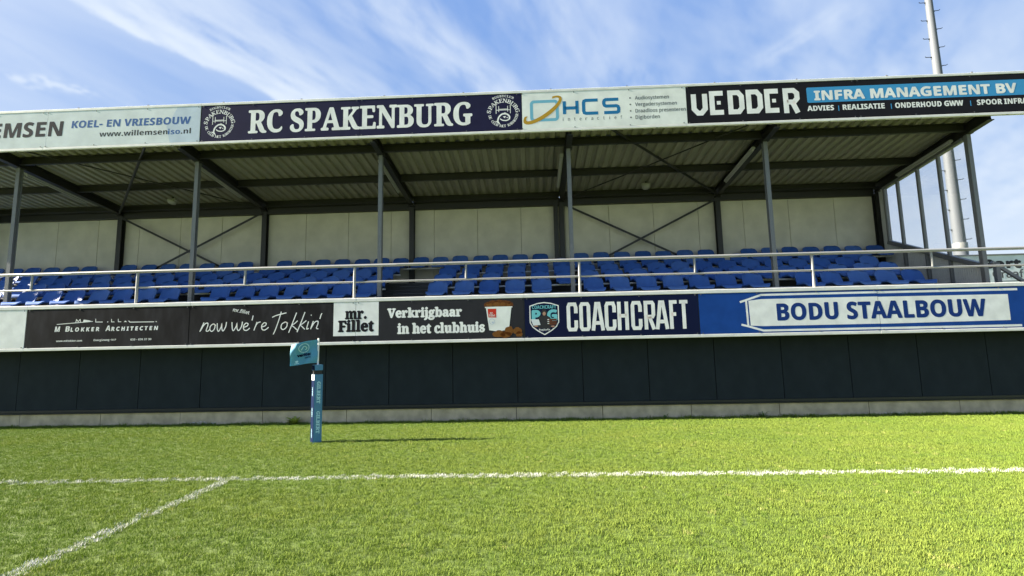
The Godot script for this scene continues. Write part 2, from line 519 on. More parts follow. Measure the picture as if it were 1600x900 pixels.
func upper_boards() -> void:
	var y0 := 5.388
	var y1 := 6.112
	var z := ZB + 0.0003
	var g := "advertising boards along the roof edge"
	# pale refrigeration builder's board
	var t := board("fascia_board", "pale silver board with dark grey and blue lettering on the roof edge", g, [-12.52, -9.42, -6.335], y0, y1, [M.p_silver])
	var st := mb()
	flat(st, [Vector2(-6.80, y1 - 0.004), Vector2(-7.005, 5.72), Vector2(-6.92, y0 + 0.004), Vector2(-6.345, y0 + 0.004), Vector2(-6.345, y1 - 0.004)], ZB + 0.00015)
	print_on(t, "tinted_corner", st, M.p_silver_tint)
	st = mb()
	words(st, "WILLEMSEN", "sans bold", -11.685, -9.099, 5.616, 0.291, z + 0.00025, 0.05, 0.006)
	print_on(t, "lettering", st, M.p_charcoal)
	st = mb()
	words(st, "KOEL- EN VRIESBOUW", "sans bold", -8.917, -6.530, 5.763, 0.142, z + 0.00025, 0.06, 0.003)
	words(st, "iso", "sans bold", -6.968, -6.728, 5.562, 0.104, z + 0.00025)
	print_on(t, "lettering", st, M.p_blue_text)
	st = mb()
	words(st, "www.willemsen", "sans bold", -8.344, -6.978, 5.565, 0.104, z + 0.00025)
	words(st, ".nl", "sans bold", -6.712, -6.512, 5.565, 0.104, z + 0.00025)
	print_on(t, "lettering", st, M.p_charcoal)
	# the club's own board
	t = board("fascia_board", "navy club name board with white serif letters between two round crests", g, [-6.315, -3.20, -0.105], y0, y1, [M.p_navy])
	crest(t, Vector2(-5.953, 5.757))
	crest(t, Vector2(-0.45, 5.757))
	st = mb()
	words(st, "RC SPAKENBURG", "serif bold", -5.371, -1.046, 5.526, 0.45, z + 0.00025, 0.0, 0.009)
	print_on(t, "lettering", st, M.p_white)
	# white electronics board
	t = board("fascia_board", "white board with blue letters, a gold ring and a bulleted list", g, [-0.095, 2.978], y0, y1, [M.p_ivory])
	st = mb()
	var sc := []
	for q in [[0.085, 5.565], [0.57, 5.565], [0.57, 5.93], [0.085, 5.93]]:
		sc.append(Vector2(q[0], q[1]))
	var r := 0.05
	var path := []
	var dirs := [Vector2(1, 1), Vector2(-1, 1), Vector2(-1, -1), Vector2(1, -1)]
	for i in 4:
		var cc: Vector2 = sc[i] + dirs[i] * r
		for k in 5:
			var a := PI + PI / 2 * i + PI / 2 * k / 4
			path.append(cc + Vector2(cos(a), sin(a)) * r)
	stroke(st, path, 0.058, z, true)
	print_on(t, "screen_emblem", st, M.p_hcs_pale)
	st = mb()
	var ring_out := []
	var ring_in := []
	var rc := Vector2(0.295, 5.762)
	for i in 40:
		var a := TAU * i / 40
		var u := Vector2(cos(a) * 0.435, sin(a) * 0.155).rotated(0.60)
		var v := Vector2(cos(a) * 0.375 + 0.006, sin(a) * 0.094 + 0.012).rotated(0.60)
		ring_out.append(rc + u)
		ring_in.append(rc + v)
	for i in 40:
		if i >= 5 and i <= 15:   # the ring passes behind the screen there
			continue
		var j := (i + 1) % 40
		var pa: Vector2 = ring_out[i]
		var pb: Vector2 = ring_out[j]
		var pc: Vector2 = ring_in[j]
		var pd: Vector2 = ring_in[i]
		quad(st, Vector3(pd.x, pd.y, z + 0.00050), Vector3(pc.x, pc.y, z + 0.00050), Vector3(pb.x, pb.y, z + 0.00050), Vector3(pa.x, pa.y, z + 0.00050))
	print_on(t, "ring_emblem", st, M.p_gold)
	st = mb()
	letter(st, [[0, 0, 0, 1], [1, 0, 1, 1], [0, 0.46, 1, 0.46]], 0.674, 5.632, 0.30, 0.318, 0.062, z + 0.00025)
	letter(st, [[1, 0, 0.16, 0, 0.04, 0.05, 0, 0.18, 0, 0.82, 0.04, 0.95, 0.16, 1, 1, 1]], 1.035, 5.632, 0.33, 0.318, 0.062, z + 0.00025)
	letter(st, [[0, 0, 0.88, 0, 0.98, 0.06, 1, 0.2, 1, 0.32, 0.96, 0.44, 0.86, 0.5, 0.14, 0.5, 0.04, 0.56, 0, 0.68, 0, 0.82, 0.04, 0.94, 0.14, 1, 1, 1]], 1.415, 5.632, 0.335, 0.318, 0.062, z + 0.00025)
	print_on(t, "lettering", st, M.p_hcs_blue)
	st = mb()
	var spread := "interactief"
	for i in spread.length():
		var x := 0.675 + 1.085 * i / (spread.length() - 1)
		var wide := 0.012 if spread[i] in "i" else (0.026 if spread[i] in "tf" else 0.036)
		words(st, spread[i], "sans", x - wide / 2, x + wide / 2, 5.53, 0.066, z + 0.00025)
	var rows := [["Audiosystemen", 2.029, 2.658, 5.897], ["Vergadersystemen", 2.028, 2.799, 5.769], ["Draadloos presenteren", 2.028, 2.955, 5.642], ["Digiborden", 2.024, 2.471, 5.516]]
	for q in rows:
		words(st, q[0], "sans", q[1], q[2], q[3], 0.069, z + 0.00025, 0.0, 0.0012)
		frame(st, 1.925, q[3] + 0.022, 1.952, q[3] + 0.049, z + 0.00025)
	print_on(t, "lettering", st, M.p_grey_text)
	# black infrastructure board
	t = board("fascia_board", "black board with white block letters and a cyan banner on the roof edge", g, [2.995, 6.075, 9.16], y0, y1, [M.p_black])
	st = mb()
	var e := [[1, 1, 0, 1, 0, 0, 1, 0]]
	var dd := [[0, 0, 0.72, 0, 1, 0.20, 1, 0.80, 0.72, 1, 0, 1, 0, 0]]
	var glyphs := [[[0, 1, 0, 0.22, 0.34, 0, 0.66, 0, 1, 0.22, 1, 1]], e, dd, dd, e, [[0, -0.17, 0, 1, 0.72, 1, 1, 0.85, 1, 0.58, 0.72, 0.40, 0.1, 0.40], [0.56, 0.40, 0.98, -0.17]]]
	for i in 6:
		var x := 3.065 + 0.3365 * i
		letter(st, glyphs[i], x, 5.535, 0.300, 0.468, 0.094, z + 0.00025)
		if i == 1 or i == 4:
			frame(st, x + 0.135, 5.735, x + 0.205, 5.805, z + 0.00025)
	words(st, "INFRA MANAGEMENT BV", "sans bold", 5.318, 8.918, 5.750, 0.174, z + 0.00075, 0.0, 0.007)
	words(st, "ADVIES", "sans bold", 5.172, 5.647, 5.545, 0.094, z + 0.00025, 0.0, 0.003)
	words(st, "REALISATIE", "sans bold", 5.808, 6.556, 5.542, 0.096, z + 0.00025, 0.0, 0.003)
	words(st, "ONDERHOUD GWW", "sans bold", 6.747, 7.951, 5.540, 0.096, z + 0.00025, 0.0, 0.003)
	words(st, "SPOOR INFRA", "sans bold", 8.196, 9.075, 5.539, 0.096, z + 0.00025, 0.0, 0.003)
	print_on(t, "lettering", st, M.p_white)
	st = mb()
	var bx := []
	var corner := [Vector2(5.195, 5.715), Vector2(9.12, 5.715), Vector2(9.12, 5.985), Vector2(5.195, 5.985)]
	for i in 4:
		for k in 4:
			var a := PI + PI / 2 * i + PI / 2 * k / 3
			bx.append(corner[i] + dirs[i] * 0.012 + Vector2(cos(a), sin(a)) * 0.025)
	flat(st, bx, z)
	for x in [5.734, 6.676, 8.082]:
		frame(st, x - 0.008, 5.525, x + 0.008, 5.627, z)
	print_on(t, "cyan_banner", st, M.p_cyan)

func lower_boards() -> void:
	var y0 := 1.492
	var y1 := 2.205
	var z := ZB + 0.0003
	var g := "advertising boards along the front parapet"
	board("parapet_board", "blank white board beside the slate grey architects' board", g, [-14.3, -12.53, -9.475], y0, y1, [M.p_white])
	var t := board("parapet_board", "slate grey board with small spaced white capitals and a sketched skyline", g, [-9.465, -6.335], y0, y1, [M.p_slate])
	var st := mb()
	words(st, "M", "sans bold", -8.895, -8.805, 1.785, 0.095, z, 0.1, 0.002)
	words(st, "B", "sans bold", -8.690, -8.612, 1.785, 0.095, z, 0.1, 0.002)
	words(st, "L O K K E R", "sans bold", -8.590, -8.040, 1.783, 0.070, z, 0.1, 0.003)
	words(st, "A", "sans bold", -7.917, -7.825, 1.781, 0.095, z, 0.1, 0.002)
	words(st, "R C H I T E C T E N", "sans bold", -7.805, -6.923, 1.780, 0.070, z, 0.1, 0.003)
	words(st, "www.mblokker.com", "sans bold", -8.856, -8.356, 1.595, 0.034, z)
	words(st, "Energieweg 14-P", "sans bold", -8.133, -7.704, 1.598, 0.034, z)
	words(st, "033 - 676 37 30", "sans bold", -7.429, -7.032, 1.594, 0.034, z)
	stroke(st, [Vector2(-8.87, 1.921), Vector2(-8.60, 1.938), Vector2(-8.178, 1.962)], 0.012, z)
	stroke(st, [Vector2(-8.506, 1.945), Vector2(-8.495, 2.005), Vector2(-8.46, 1.965), Vector2(-8.425, 2.005), Vector2(-8.41, 1.95)], 0.012, z + 0.00025)
	flat(st, [Vector2(-8.37, 1.95), Vector2(-8.355, 2.0), Vector2(-8.25, 1.985), Vector2(-8.19, 1.962)], z + 0.00025)
	stroke(st, [Vector2(-8.125, 2.01), Vector2(-8.12, 1.95), Vector2(-7.985, 1.948)], 0.013, z)
	frame(st, -7.90, 1.94, -7.88, 1.955, z)
	for x in [-7.82, -7.69]:
		stroke(st, [Vector2(x, 2.0), Vector2(x + 0.004, 1.945), Vector2(x + 0.06, 1.945)], 0.012, z)
	flat(st, [Vector2(-7.58, 1.938), Vector2(-7.55, 1.965), Vector2(-7.52, 1.938)], z)
	stroke(st, [Vector2(-7.49, 1.96), Vector2(-7.46, 1.934), Vector2(-7.0, 1.930)], 0.014, z)
	frame(st, -6.97, 1.925, -6.95, 1.94, z)
	print_on(t, "lettering", st, M.p_white)
	# the fried chicken caterer's board, two panels
	t = board("parapet_board", "slate grey board with white handwriting and a printed bucket of fried chicken", g, [-6.325, -3.215, -0.145], y0, y1, [M.p_slate, M.p_slate_clean])
	st = mb()
	words(st, "mr.fillet", "sans", -5.515, -5.20, 2.092, 0.062, z, 0.0, 0.002, -0.21)
	var k := 0.00299
	var hand := [
		[0, 0, 14, 30, 26, 56], [6, 8, 30, 44, 52, 52, 54, 36, 44, 6, 56, 2, 68, 12],
		[92, 46, 74, 34, 70, 12, 84, 0, 102, 16, 104, 40, 92, 46, 112, 36],
		[120, 50, 122, 14, 132, 0, 148, 26, 152, 46, 154, 14, 164, 2, 180, 28, 184, 56],
		[200, 54, 204, 14, 212, 2, 228, 28, 232, 46, 234, 14, 246, 2, 262, 28, 266, 56],
		[272, 20, 296, 28, 302, 42, 288, 46, 274, 28, 278, 6, 296, 2, 314, 16],
		[332, 92, 326, 62],
		[340, 0, 350, 28, 358, 52], [344, 14, 360, 44, 380, 52],
		[388, 20, 410, 28, 416, 42, 402, 46, 388, 28, 392, 6, 410, 2, 432, 18],
		[508, 112, 494, 60, 474, 0, 462, -26], [452, 78, 480, 90, 540, 104],
		[536, 48, 514, 36, 510, 12, 524, 2, 544, 18, 546, 42, 534, 48, 552, 40],
		[604, 104, 584, 50, 558, -18], [612, 54, 592, 36, 576, 28, 592, 14, 612, -4],
		[656, 106, 636, 50, 610, -16], [666, 54, 644, 36, 630, 28, 644, 14, 658, 0],
		[680, 48, 672, 18, 670, 2, 682, 6], [694, 84, 698, 88],
		[694, 0, 702, 28, 710, 50], [698, 10, 718, 42, 738, 48, 738, 30, 730, 6, 742, 2],
		[762, 96, 756, 84, 750, 62],
	]
	var layer := 0.0
	for h in hand:
		var pts := []
		for i in range(0, h.size(), 2):
			pts.append(Vector2(-6.12 + (h[i] * 0.90 if h[i] < 186 else h[i]) * k, 1.728 + h[i + 1] * k))
		stroke(st, bent(pts, 4), 0.018, z + layer)
		layer += 0.00002
	words(st, "Verkrijgbaar", "serif bold", -2.627, -1.273, 1.908, 0.158, z, 0.0, 0.009)
	words(st, "in het clubhuis", "serif bold", -2.440, -0.862, 1.615, 0.168, z, 0.0, 0.009)
	frame(st, -3.625, 1.592, -3.2175, 2.207, z - 0.00015)
	frame(st, -3.2125, 1.592, -2.791, 2.207, z - 0.00015)
	print_on(t, "lettering", st, M.p_white)
	st = mb()
	words(st, "mr.", "serif bold", -3.405, -3.02, 1.900, 0.185, z + 0.00050, 0.0, 0.010)
	words(st, "Fillet", "serif bold", -3.529, -2.885, 1.672, 0.19, z + 0.00050, 0.0, 0.012)
	print_on(t, "lettering", st, M.p_black)
	st = mb()
	for q in [[-0.80, 2.10, 0.07], [-0.70, 2.13, 0.08], [-0.58, 2.135, 0.085], [-0.46, 2.125, 0.075], [-0.39, 2.10, 0.06]]:
		flat(st, blob(Vector2(q[0], q[1]), Vector2(q[2], q[2] * 0.66), 0.16), z)
	print_on(t, "bucket_print", st, M.p_fried_dark)
	st = mb()
	for q in [[-0.76, 2.09, 0.06], [-0.64, 2.10, 0.07], [-0.52, 2.10, 0.06], [-0.43, 2.085, 0.05]]:
		flat(st, blob(Vector2(q[0], q[1]), Vector2(q[2], q[2] * 0.6), 0.2), z + 0.00025)
	for q in [[-0.60, 1.57, 0.12, 0.062], [-0.42, 1.62, 0.075, 0.085], [-0.48, 1.555, 0.10, 0.055], [-0.27, 1.62, 0.085, 0.06], [-0.24, 1.56, 0.06, 0.05]]:
		flat(st, blob(Vector2(q[0], q[1]), Vector2(q[2], q[3]), 0.12), z + 0.00100)
	print_on(t, "bucket_print", st, M.p_fried)
	st = mb()
	flat(st, [Vector2(-0.83, 2.04), Vector2(-0.37, 2.04), Vector2(-0.42, 1.645), Vector2(-0.62, 1.615), Vector2(-0.775, 1.64)], z + 0.00050)
	frame(st, -0.848, 2.04, -0.352, 2.062, z + 0.00063)
	words(st, "mr.", "serif bold", -0.76, -0.70, 1.935, 0.036, z + 0.00125)
	words(st, "Fillet", "serif bold", -0.775, -0.665, 1.885, 0.04, z + 0.00125)
	print_on(t, "bucket_print", st, M.p_ivory)
	st = mb()
	flat(st, [Vector2(-0.80, 2.025), Vector2(-0.645, 2.025), Vector2(-0.645, 1.865), Vector2(-0.787, 1.87)], z + 0.00088)
	print_on(t, "bucket_print", st, M.p_red)
	st = mb()
	var rnd := []
	for i in 20:
		rnd.append(Vector2(-0.725, 1.795) + Vector2(cos(TAU * i / 20), sin(TAU * i / 20)) * 0.048)
	stroke(st, rnd, 0.008, z + 0.00100, true)
	flat(st, blob(Vector2(-0.71, 1.78), Vector2(0.02, 0.014), 0.2), z + 0.00100)
	print_on(t, "bucket_print", st, M.p_silver_tint)
	# dark coaching board
	t = board("parapet_board", "dark navy board with tall condensed white capitals and a shield badge", g, [-0.135, 2.955], y0, y1, [M.p_deep_navy])
	st = mb()
	var C := [[1, 0.64, 1, 0.86, 0.86, 1, 0.14, 1, 0, 0.90, 0, 0.10, 0.14, 0, 0.86, 0, 1, 0.10, 1, 0.36]]
	var O := [[0.14, 0, 0.86, 0, 1, 0.08, 1, 0.92, 0.86, 1, 0.14, 1, 0, 0.92, 0, 0.08, 0.14, 0]]
	var A := [[-0.06, -0.06, 0.36, 1, 0.64, 1, 1.06, -0.06], [0.2, 0.24, 0.8, 0.24]]
	var H := [[0, -0.06, 0, 1.06], [1, -0.06, 1, 1.06], [0, 0.5, 1, 0.5]]
	var R := [[0, -0.06, 0, 1, 0.86, 1, 1, 0.93, 1, 0.52, 0.86, 0.44, 0.1, 0.44], [0.45, 0.44, 1.02, -0.06]]
	var F := [[0, -0.06, 0, 1, 1.05, 1], [0, 0.52, 0.85, 0.52]]
	var T := [[-0.1, 1, 1.1, 1], [0.5, -0.06, 0.5, 0.94]]
	var ten := [C, O, A, C, H, C, R, A, F, T]
	var starts := [0, 80, 157, 240, 320, 405, 487, 559, 646, 703]
	var widths := [70, 70, 78, 72, 70, 70, 70, 78, 58, 66]
	for i in 10:
		letter(st, ten[i], 0.620 + 0.00282 * starts[i], 1.588, 0.00282 * widths[i], 0.516, 0.064, z)
	print_on(t, "lettering", st, M.p_white)
	var c := Vector2(0.218, 1.83)
	var shield := [c + Vector2(-0.255, 0.225), c + Vector2(-0.12, 0.27), c + Vector2(0, 0.285), c + Vector2(0.12, 0.27), c + Vector2(0.255, 0.225), c + Vector2(0.255, -0.07), c + Vector2(0.21, -0.15), c + Vector2(0.12, -0.22), c + Vector2(0, -0.29), c + Vector2(-0.12, -0.22), c + Vector2(-0.21, -0.15), c + Vector2(-0.255, -0.07)]
	st = mb()
	stroke(st, shield, 0.018, z, true)
	words(st, "Rugbyfix", "sans bold", c.x - 0.10, c.x + 0.10, c.y - 0.215, 0.03, z + 0.00100)
	print_on(t, "badge", st, M.p_white)
	st = mb()
	words(st, "COACHCRAFT", "sans bold", c.x - 0.215, c.x + 0.215, c.y + 0.175, 0.06, z)
	words(st, "P", "sans bold", c.x - 0.215, c.x - 0.075, c.y - 0.04, 0.185, z, 0.0, 0.010)
	words(st, "G", "sans bold", c.x + 0.06, c.x + 0.225, c.y - 0.04, 0.185, z, 0.0, 0.010)
	print_on(t, "badge", st, M.p_teal)
	st = mb()
	flat(st, blob(c + Vector2(0, 0.105), Vector2(0.048, 0.062), 0.02), z + 0.00075)
	flat(st, [c + Vector2(-0.03, 0.06), c + Vector2(0.03, 0.06), c + Vector2(0.10, 0.02), c + Vector2(0.16, -0.08), c + Vector2(0.10, -0.18), c + Vector2(-0.10, -0.18), c + Vector2(-0.16, -0.08), c + Vector2(-0.10, 0.02)], z + 0.00075)
	print_on(t, "badge", st, M.pad_black)
	st = mb()
	flat(st, blob(c + Vector2(0, 0.085), Vector2(0.028, 0.036), 0.02), z + 0.00125)
	flat(st, blob(c + Vector2(-0.15, -0.135), Vector2(0.035, 0.016), 0.05), z + 0.00150)
	flat(st, blob(c + Vector2(0.15, -0.145), Vector2(0.035, 0.016), 0.05), z + 0.00150)
	print_on(t, "badge", st, M.p_skin)
	st = mb()
	flat(st, [c + Vector2(-0.245, -0.01), c + Vector2(-0.10, -0.015), c + Vector2(-0.07, -0.115), c + Vector2(-0.20, -0.125)], z + 0.00125)
	for i in 3:
		frame(st, c.x + 0.055, c.y - 0.03 - 0.035 * i, c.x + 0.085, c.y - 0.015 - 0.035 * i, z + 0.00150)
	print_on(t, "badge", st, M.p_silver)
	st = mb()
	for i in 3:
		frame(st, c.x + 0.05 + 0.01 * i, c.y - 0.04 - 0.038 * i, c.x + 0.22, c.y - 0.008 - 0.038 * i, z + 0.00125)
	print_on(t, "badge", st, M.p_brown)
	# royal blue steel builder's board, two panels
	t = board("parapet_board", "royal blue board with blue capitals on a white steel beam outline", g, [2.965, 6.066, 9.16], y0, y1, [M.p_royal])
	st = mb()
	for half in [[3.80, 6.0635, 0], [6.0685, 8.44, 1]]:
		if half[2] == 0:
			flat(st, [Vector2(3.835, 2.062), Vector2(4.06, 2.085), Vector2(6.0635, 2.085), Vector2(6.0635, 1.608), Vector2(4.06, 1.608), Vector2(3.845, 1.622)], z)
			stroke(st, [Vector2(3.685, 2.04), Vector2(3.80, 2.075), Vector2(4.06, 2.160), Vector2(6.0635, 2.160)], 0.036, z)
			stroke(st, [Vector2(3.685, 1.642), Vector2(3.80, 1.612), Vector2(4.06, 1.530), Vector2(6.0635, 1.530)], 0.036, z)
			stroke(st, [Vector2(3.795, 2.066), Vector2(3.803, 1.62)], 0.034, z + 0.00025)
		else:
			flat(st, [Vector2(6.0685, 2.078), Vector2(8.268, 2.073), Vector2(8.262, 1.622), Vector2(6.0685, 1.605)], z)
			stroke(st, [Vector2(6.0685, 2.157), Vector2(8.438, 2.155)], 0.038, z)
			stroke(st, [Vector2(6.0685, 1.527), Vector2(8.438, 1.528)], 0.038, z)
	print_on(t, "beam_outline", st, M.p_white)
	st = mb()
	words(st, "BODU STAALBOUW", "sans bold", 4.320, 7.872, 1.706, 0.286, z + 0.00050, 0.0, 0.008)
	print_on(t, "lettering", st, M.p_royal_text)

# ---------------------------------------------------------------- the grandstand
func roof_y(z: float) -> float:
	return 5.12 + 0.1124 * (z + 2.9)

func tread_y(i: int) -> float:
	return 1.95 + 0.231 * i

func grandstand() -> void:
	var g := thing("grandstand", "long low grandstand with dark panelled base and open steel roof", "grandstand")
	# dark cladding of the base, one cassette after another
	for i in range(-6, 18):
		var x0 := (i - 8.247) * 1.2
		var x1 := x0 + 1.2
		if x0 < -15.3 or x0 > 11.0:
			continue
		var st := mb()
		slab(st, Vector3(x0 + 0.006, 0.315, -0.05), Vector3(x1 - 0.006, 1.425, rng.randf_range(-0.002, 0.001)), 0.004, 2)
		obj("cladding_panel", st, M.dark_panel, g)
	var st := mb()
	slab(st, Vector3(-15.2, 0.05, -0.16), Vector3(11.1, 1.98, -0.055))
	obj("base_wall", st, M.pad_black, g)
	st = mb()
	slab(st, Vector3(-15.3, 0.238, -0.04), Vector3(11.2, 0.262, 0.035), 0.004)
	slab(st, Vector3(-15.3, 0.262, -0.04), Vector3(11.2, 0.313, 0.012), 0.004)
	obj("base_flashing", st, M.dark_flashing, g)
	# concrete plinth units
	var joints := [-15.3, -14.6, -12.95, -11.38, -9.79, -8.2, -6.65, -5.07, -3.48, -1.9, -0.33, 1.24, 2.83, 4.39, 5.95, 7.52, 9.1, 10.68, 11.2]
	for i in joints.size() - 1:
		st = mb()
		slab(st, Vector3(joints[i] + 0.005, -0.2, -0.15), Vector3(joints[i + 1] - 0.005, 0.236, rng.randf_range(-0.004, 0.004) + 0.008), 0.006, 2)
		obj("plinth_block", st, M.concrete, g)
	# parapet that carries the boards
	st = mb()
	slab(st, Vector3(-15.2, 1.43, -0.05), Vector3(11.1, 2.21, ZB - 0.015))
	obj("parapet", st, M.steel, g)
	var cuts := [-15.25, -12.53, -9.47, -6.33, -3.215, -0.14, 2.96, 6.066, 9.16, 11.15]
	for i in cuts.size() - 1:
		st = mb()
		slab(st, Vector3(cuts[i] + 0.002, 2.2095, 0.10), Vector3(cuts[i + 1] - 0.002, 2.278, ZB + 0.0025 + rng.randf_range(-0.0008, 0.0008)), 0.006)
		obj("ledge_cap", st, M.aluminium, g)
		st = mb()
		slab(st, Vector3(cuts[i] + 0.002, 1.434, ZB - 0.012), Vector3(cuts[i + 1] - 0.002, 1.4885, ZB + 0.0025 + rng.randf_range(-0.0008, 0.0008)), 0.005)
		obj("board_trim", st, M.aluminium, g)
		if cuts[i] > 9.0:   # the roof edge ends with its last board
			continue
		st = mb()
		slab(st, Vector3(cuts[i] + 0.002, 6.116, 0.24), Vector3(cuts[i + 1] - 0.002, 6.165 + rng.randf_range(-0.003, 0.003), ZB + 0.0025), 0.004)
		obj("board_trim", st, M.aluminium, g)
		st = mb()
		slab(st, Vector3(cuts[i] + 0.002, 5.338, ZB - 0.05), Vector3(cuts[i + 1] - 0.002, 5.3845, ZB + 0.0025), 0.004)
		obj("board_trim", st, M.aluminium, g)
	for b in range(-9, 6):   # screw heads along the fascia trims
		var x := b * 1.55 + 0.4 + rng.randf_range(-0.1, 0.1)
		st = mb()
		slab(st, Vector3(x - 0.012, 6.160, ZB - 0.02), Vector3(x + 0.012, 6.185, ZB - 0.001), 0.003)
		obj("bracket", st, M.bolt, g)
		st = mb()
		slab(st, Vector3(x + 0.5, 5.328, ZB - 0.01), Vector3(x + 0.535, 5.340, ZB - 0.002), 0.003)
		obj("bracket", st, M.bolt, g)
	st = mb()
	slab(st, Vector3(-14.6, 5.39, ZB - 0.06), Vector3(9.155, 6.11, ZB - 0.016))
	obj("fascia_backing", st, M.steel, g)
	# terraces
	for i in 5:
		var zf := 0.05 - 0.575 * i
		var zb := zf - 0.575
		if i == 0:
			zf = 0.09
		if i == 4:
			zb = -2.945
		st = mb()
		slab(st, Vector3(X_LEFT + 0.05, tread_y(i) - 0.24, zb - 0.03), Vector3(X_RIGHT - 0.05, tread_y(i), zf), 0.006)
		obj("terrace_step", st, M.step, g)
		st = mb()
		slab(st, Vector3(X_LEFT + 0.06, tread_y(i) + 0.002, zf - 0.045), Vector3(X_RIGHT - 0.06, tread_y(i) + 0.008, zf + 0.006), 0.002)
		obj("step_nosing", st, M.nosing, g)
		if i < 4:
			st = mb()
			slab(st, Vector3(-3.02, tread_y(i) + 0.002, zb + 0.002), Vector3(-2.08, tread_y(i) + 0.115, zb + 0.29), 0.006)
			obj("aisle_step", st, M.step, g)
			st = mb()
			slab(st, Vector3(-3.02, tread_y(i) + 0.117, zb + 0.25), Vector3(-2.08, tread_y(i) + 0.124, zb + 0.298), 0.002)
			obj("step_nosing", st, M.nosing, g)
	# landing beyond the end wall
	st = mb()
	slab(st, Vector3(X_RIGHT + 0.05, 1.80, -2.9), Vector3(11.1, 1.95, 0.09))
	obj("landing", st, M.step, g)
	# rails that the seats hang on
	for row in 5:
		for part_of in ([[-14.25, -3.0], [-2.05, 7.45]] if row < 4 else [[-14.25, 8.38]]):
			st = mb()
			var zz: float = -0.17 - 0.575 * row
			slab(st, Vector3(part_of[0], 2.318 + 0.231 * row, zz - 0.02), Vector3(part_of[1], 2.348 + 0.231 * row, zz + 0.03), 0.004)
			obj("seat_rail", st, M.rail_alu, g)
			var x: float = part_of[0] + 0.3
			while x < part_of[1]:
				st = mb()
				slab(st, Vector3(x - 0.02, tread_y(row) + 0.001, zz - 0.018), Vector3(x + 0.02, 2.317 + 0.231 * row, zz + 0.02), 0.003, 1)
				obj("rail_foot", st, M.steel, g)
				x += 1.5
	# back wall of sandwich panels
	var x := -14.52
	while x < X_RIGHT - 0.1:
		var hi := minf(x + 1.1, X_RIGHT - 0.02)
		st = mb()
		slab(st, Vector3(x + 0.003, 0.02, -3.05), Vector3(hi - 0.003, 5.05, -2.95), 0.006, 1)
		obj("wall_panel", st, M.back_panel, g)
		x += 1.1
	st = mb()
	slab(st, Vector3(X_LEFT - 0.15, 0.0, -3.10), Vector3(X_RIGHT, 5.04, -3.052))
	obj("wall_liner", st, M.pad_black, g)
	# frames: back column, front post, rafter
	for i in BAYS.size():
		var px: float = BAYS[i]
		st = mb()
		prism(st, i_shape(0.12, 0.13), Transform3D(Basis(Vector3.RIGHT, Vector3(0, 0, -1), Vector3.UP), Vector3(px, 1.9, -2.875)), 3.0)
		obj("column", st, M.steel, g)
		if i == 4:
			st = mb()
			prism(st, i_shape(0.10, 0.13), Transform3D(Basis(Vector3.RIGHT, Vector3(0, 0, -1), Vector3.UP), Vector3(px - 0.15, 1.9, -2.875)), 3.0)
			obj("column", st, M.steel, g)
		st = mb()
		prism(st, i_shape(0.078, 0.085), Transform3D(Basis(Vector3.RIGHT, Vector3(0, 0, -1), Vector3.UP), Vector3(px, 1.95, -0.245)), 3.29)
		if i < 6:
			obj("post", st, M.post, g)
		else:
			st = mb()
			slab(st, Vector3(px - 0.035, 1.95, -0.285), Vector3(px + 0.045, 5.23, -0.195), 0.005, 1)
			obj("post", st, M.post, g)
		st = mb()
		var a := Vector3(px, roof_y(-2.92) - 0.105, -2.92)
		var b := Vector3(px, roof_y(0.29) - 0.105, 0.29)
		beam(st, a, b, i_shape(0.11, 0.20))
		obj("rafter", st, M.steel, g)
	# joint plates, and screw heads along the boards
	st = mb()
	slab(st, Vector3(-0.075, -0.010, -0.08), Vector3(0.075, 0.006, 0.08), 0.003)
	var plate := done(st)
	st = mb()
	prism(st, disc(0.011, 8), Transform3D.IDENTITY, 0.004)
	var screw := done(st)
	for px in BAYS:
		put("joint_plate", plate, M.steel, g, Vector3(px, 5.233, -0.245))
		put("joint_plate", plate, M.steel, g, Vector3(px, 4.905, -2.80))
	for e in cuts:
		for dx in [-0.05, 0.05, 1.03, 2.06]:
			for y in [2.19, 1.505, 6.095, 5.405]:
				if e + dx > -12.5 and e + dx < 9.14:
					put("screw_head", screw, M.bolt, g, Vector3(e + dx, y, ZB - 0.001))
	# purlins between the rafters
	for i in 6:
		for pz in [-0.155, -1.50, -2.72]:
			st = mb()
			var y: float = roof_y(pz) - 0.085
			var lo: float = BAYS[i] + 0.06
			var hi: float = BAYS[i + 1] - 0.06
			var ch := PackedVector2Array([Vector2(0, 0.08), Vector2(0, -0.08), Vector2(0.055, -0.08), Vector2(0.055, -0.066), Vector2(0.008, -0.066), Vector2(0.008, 0.066), Vector2(0.055, 0.066), Vector2(0.055, 0.08)])
			prism(st, ch, Transform3D(Basis(Vector3(0, 0, 1), Vector3.UP, Vector3(-1, 0, 0)), Vector3(hi, y, pz - 0.05)), hi - lo)
			obj("purlin", st, M.steel, g)
		st = mb()
		slab(st, Vector3(BAYS[i] + 0.065, 4.83, -2.945), Vector3(BAYS[i + 1] - 0.065, 5.0, -2.83), 0.004)
		slab(st, Vector3(BAYS[i] + 0.065, 4.985, -2.80), Vector3(BAYS[i + 1] - 0.065, 5.005, -2.66), 0.003)
		obj("eave_beam", st, M.steel, g)
	# trapezoidal roof sheets
	x = -14.55
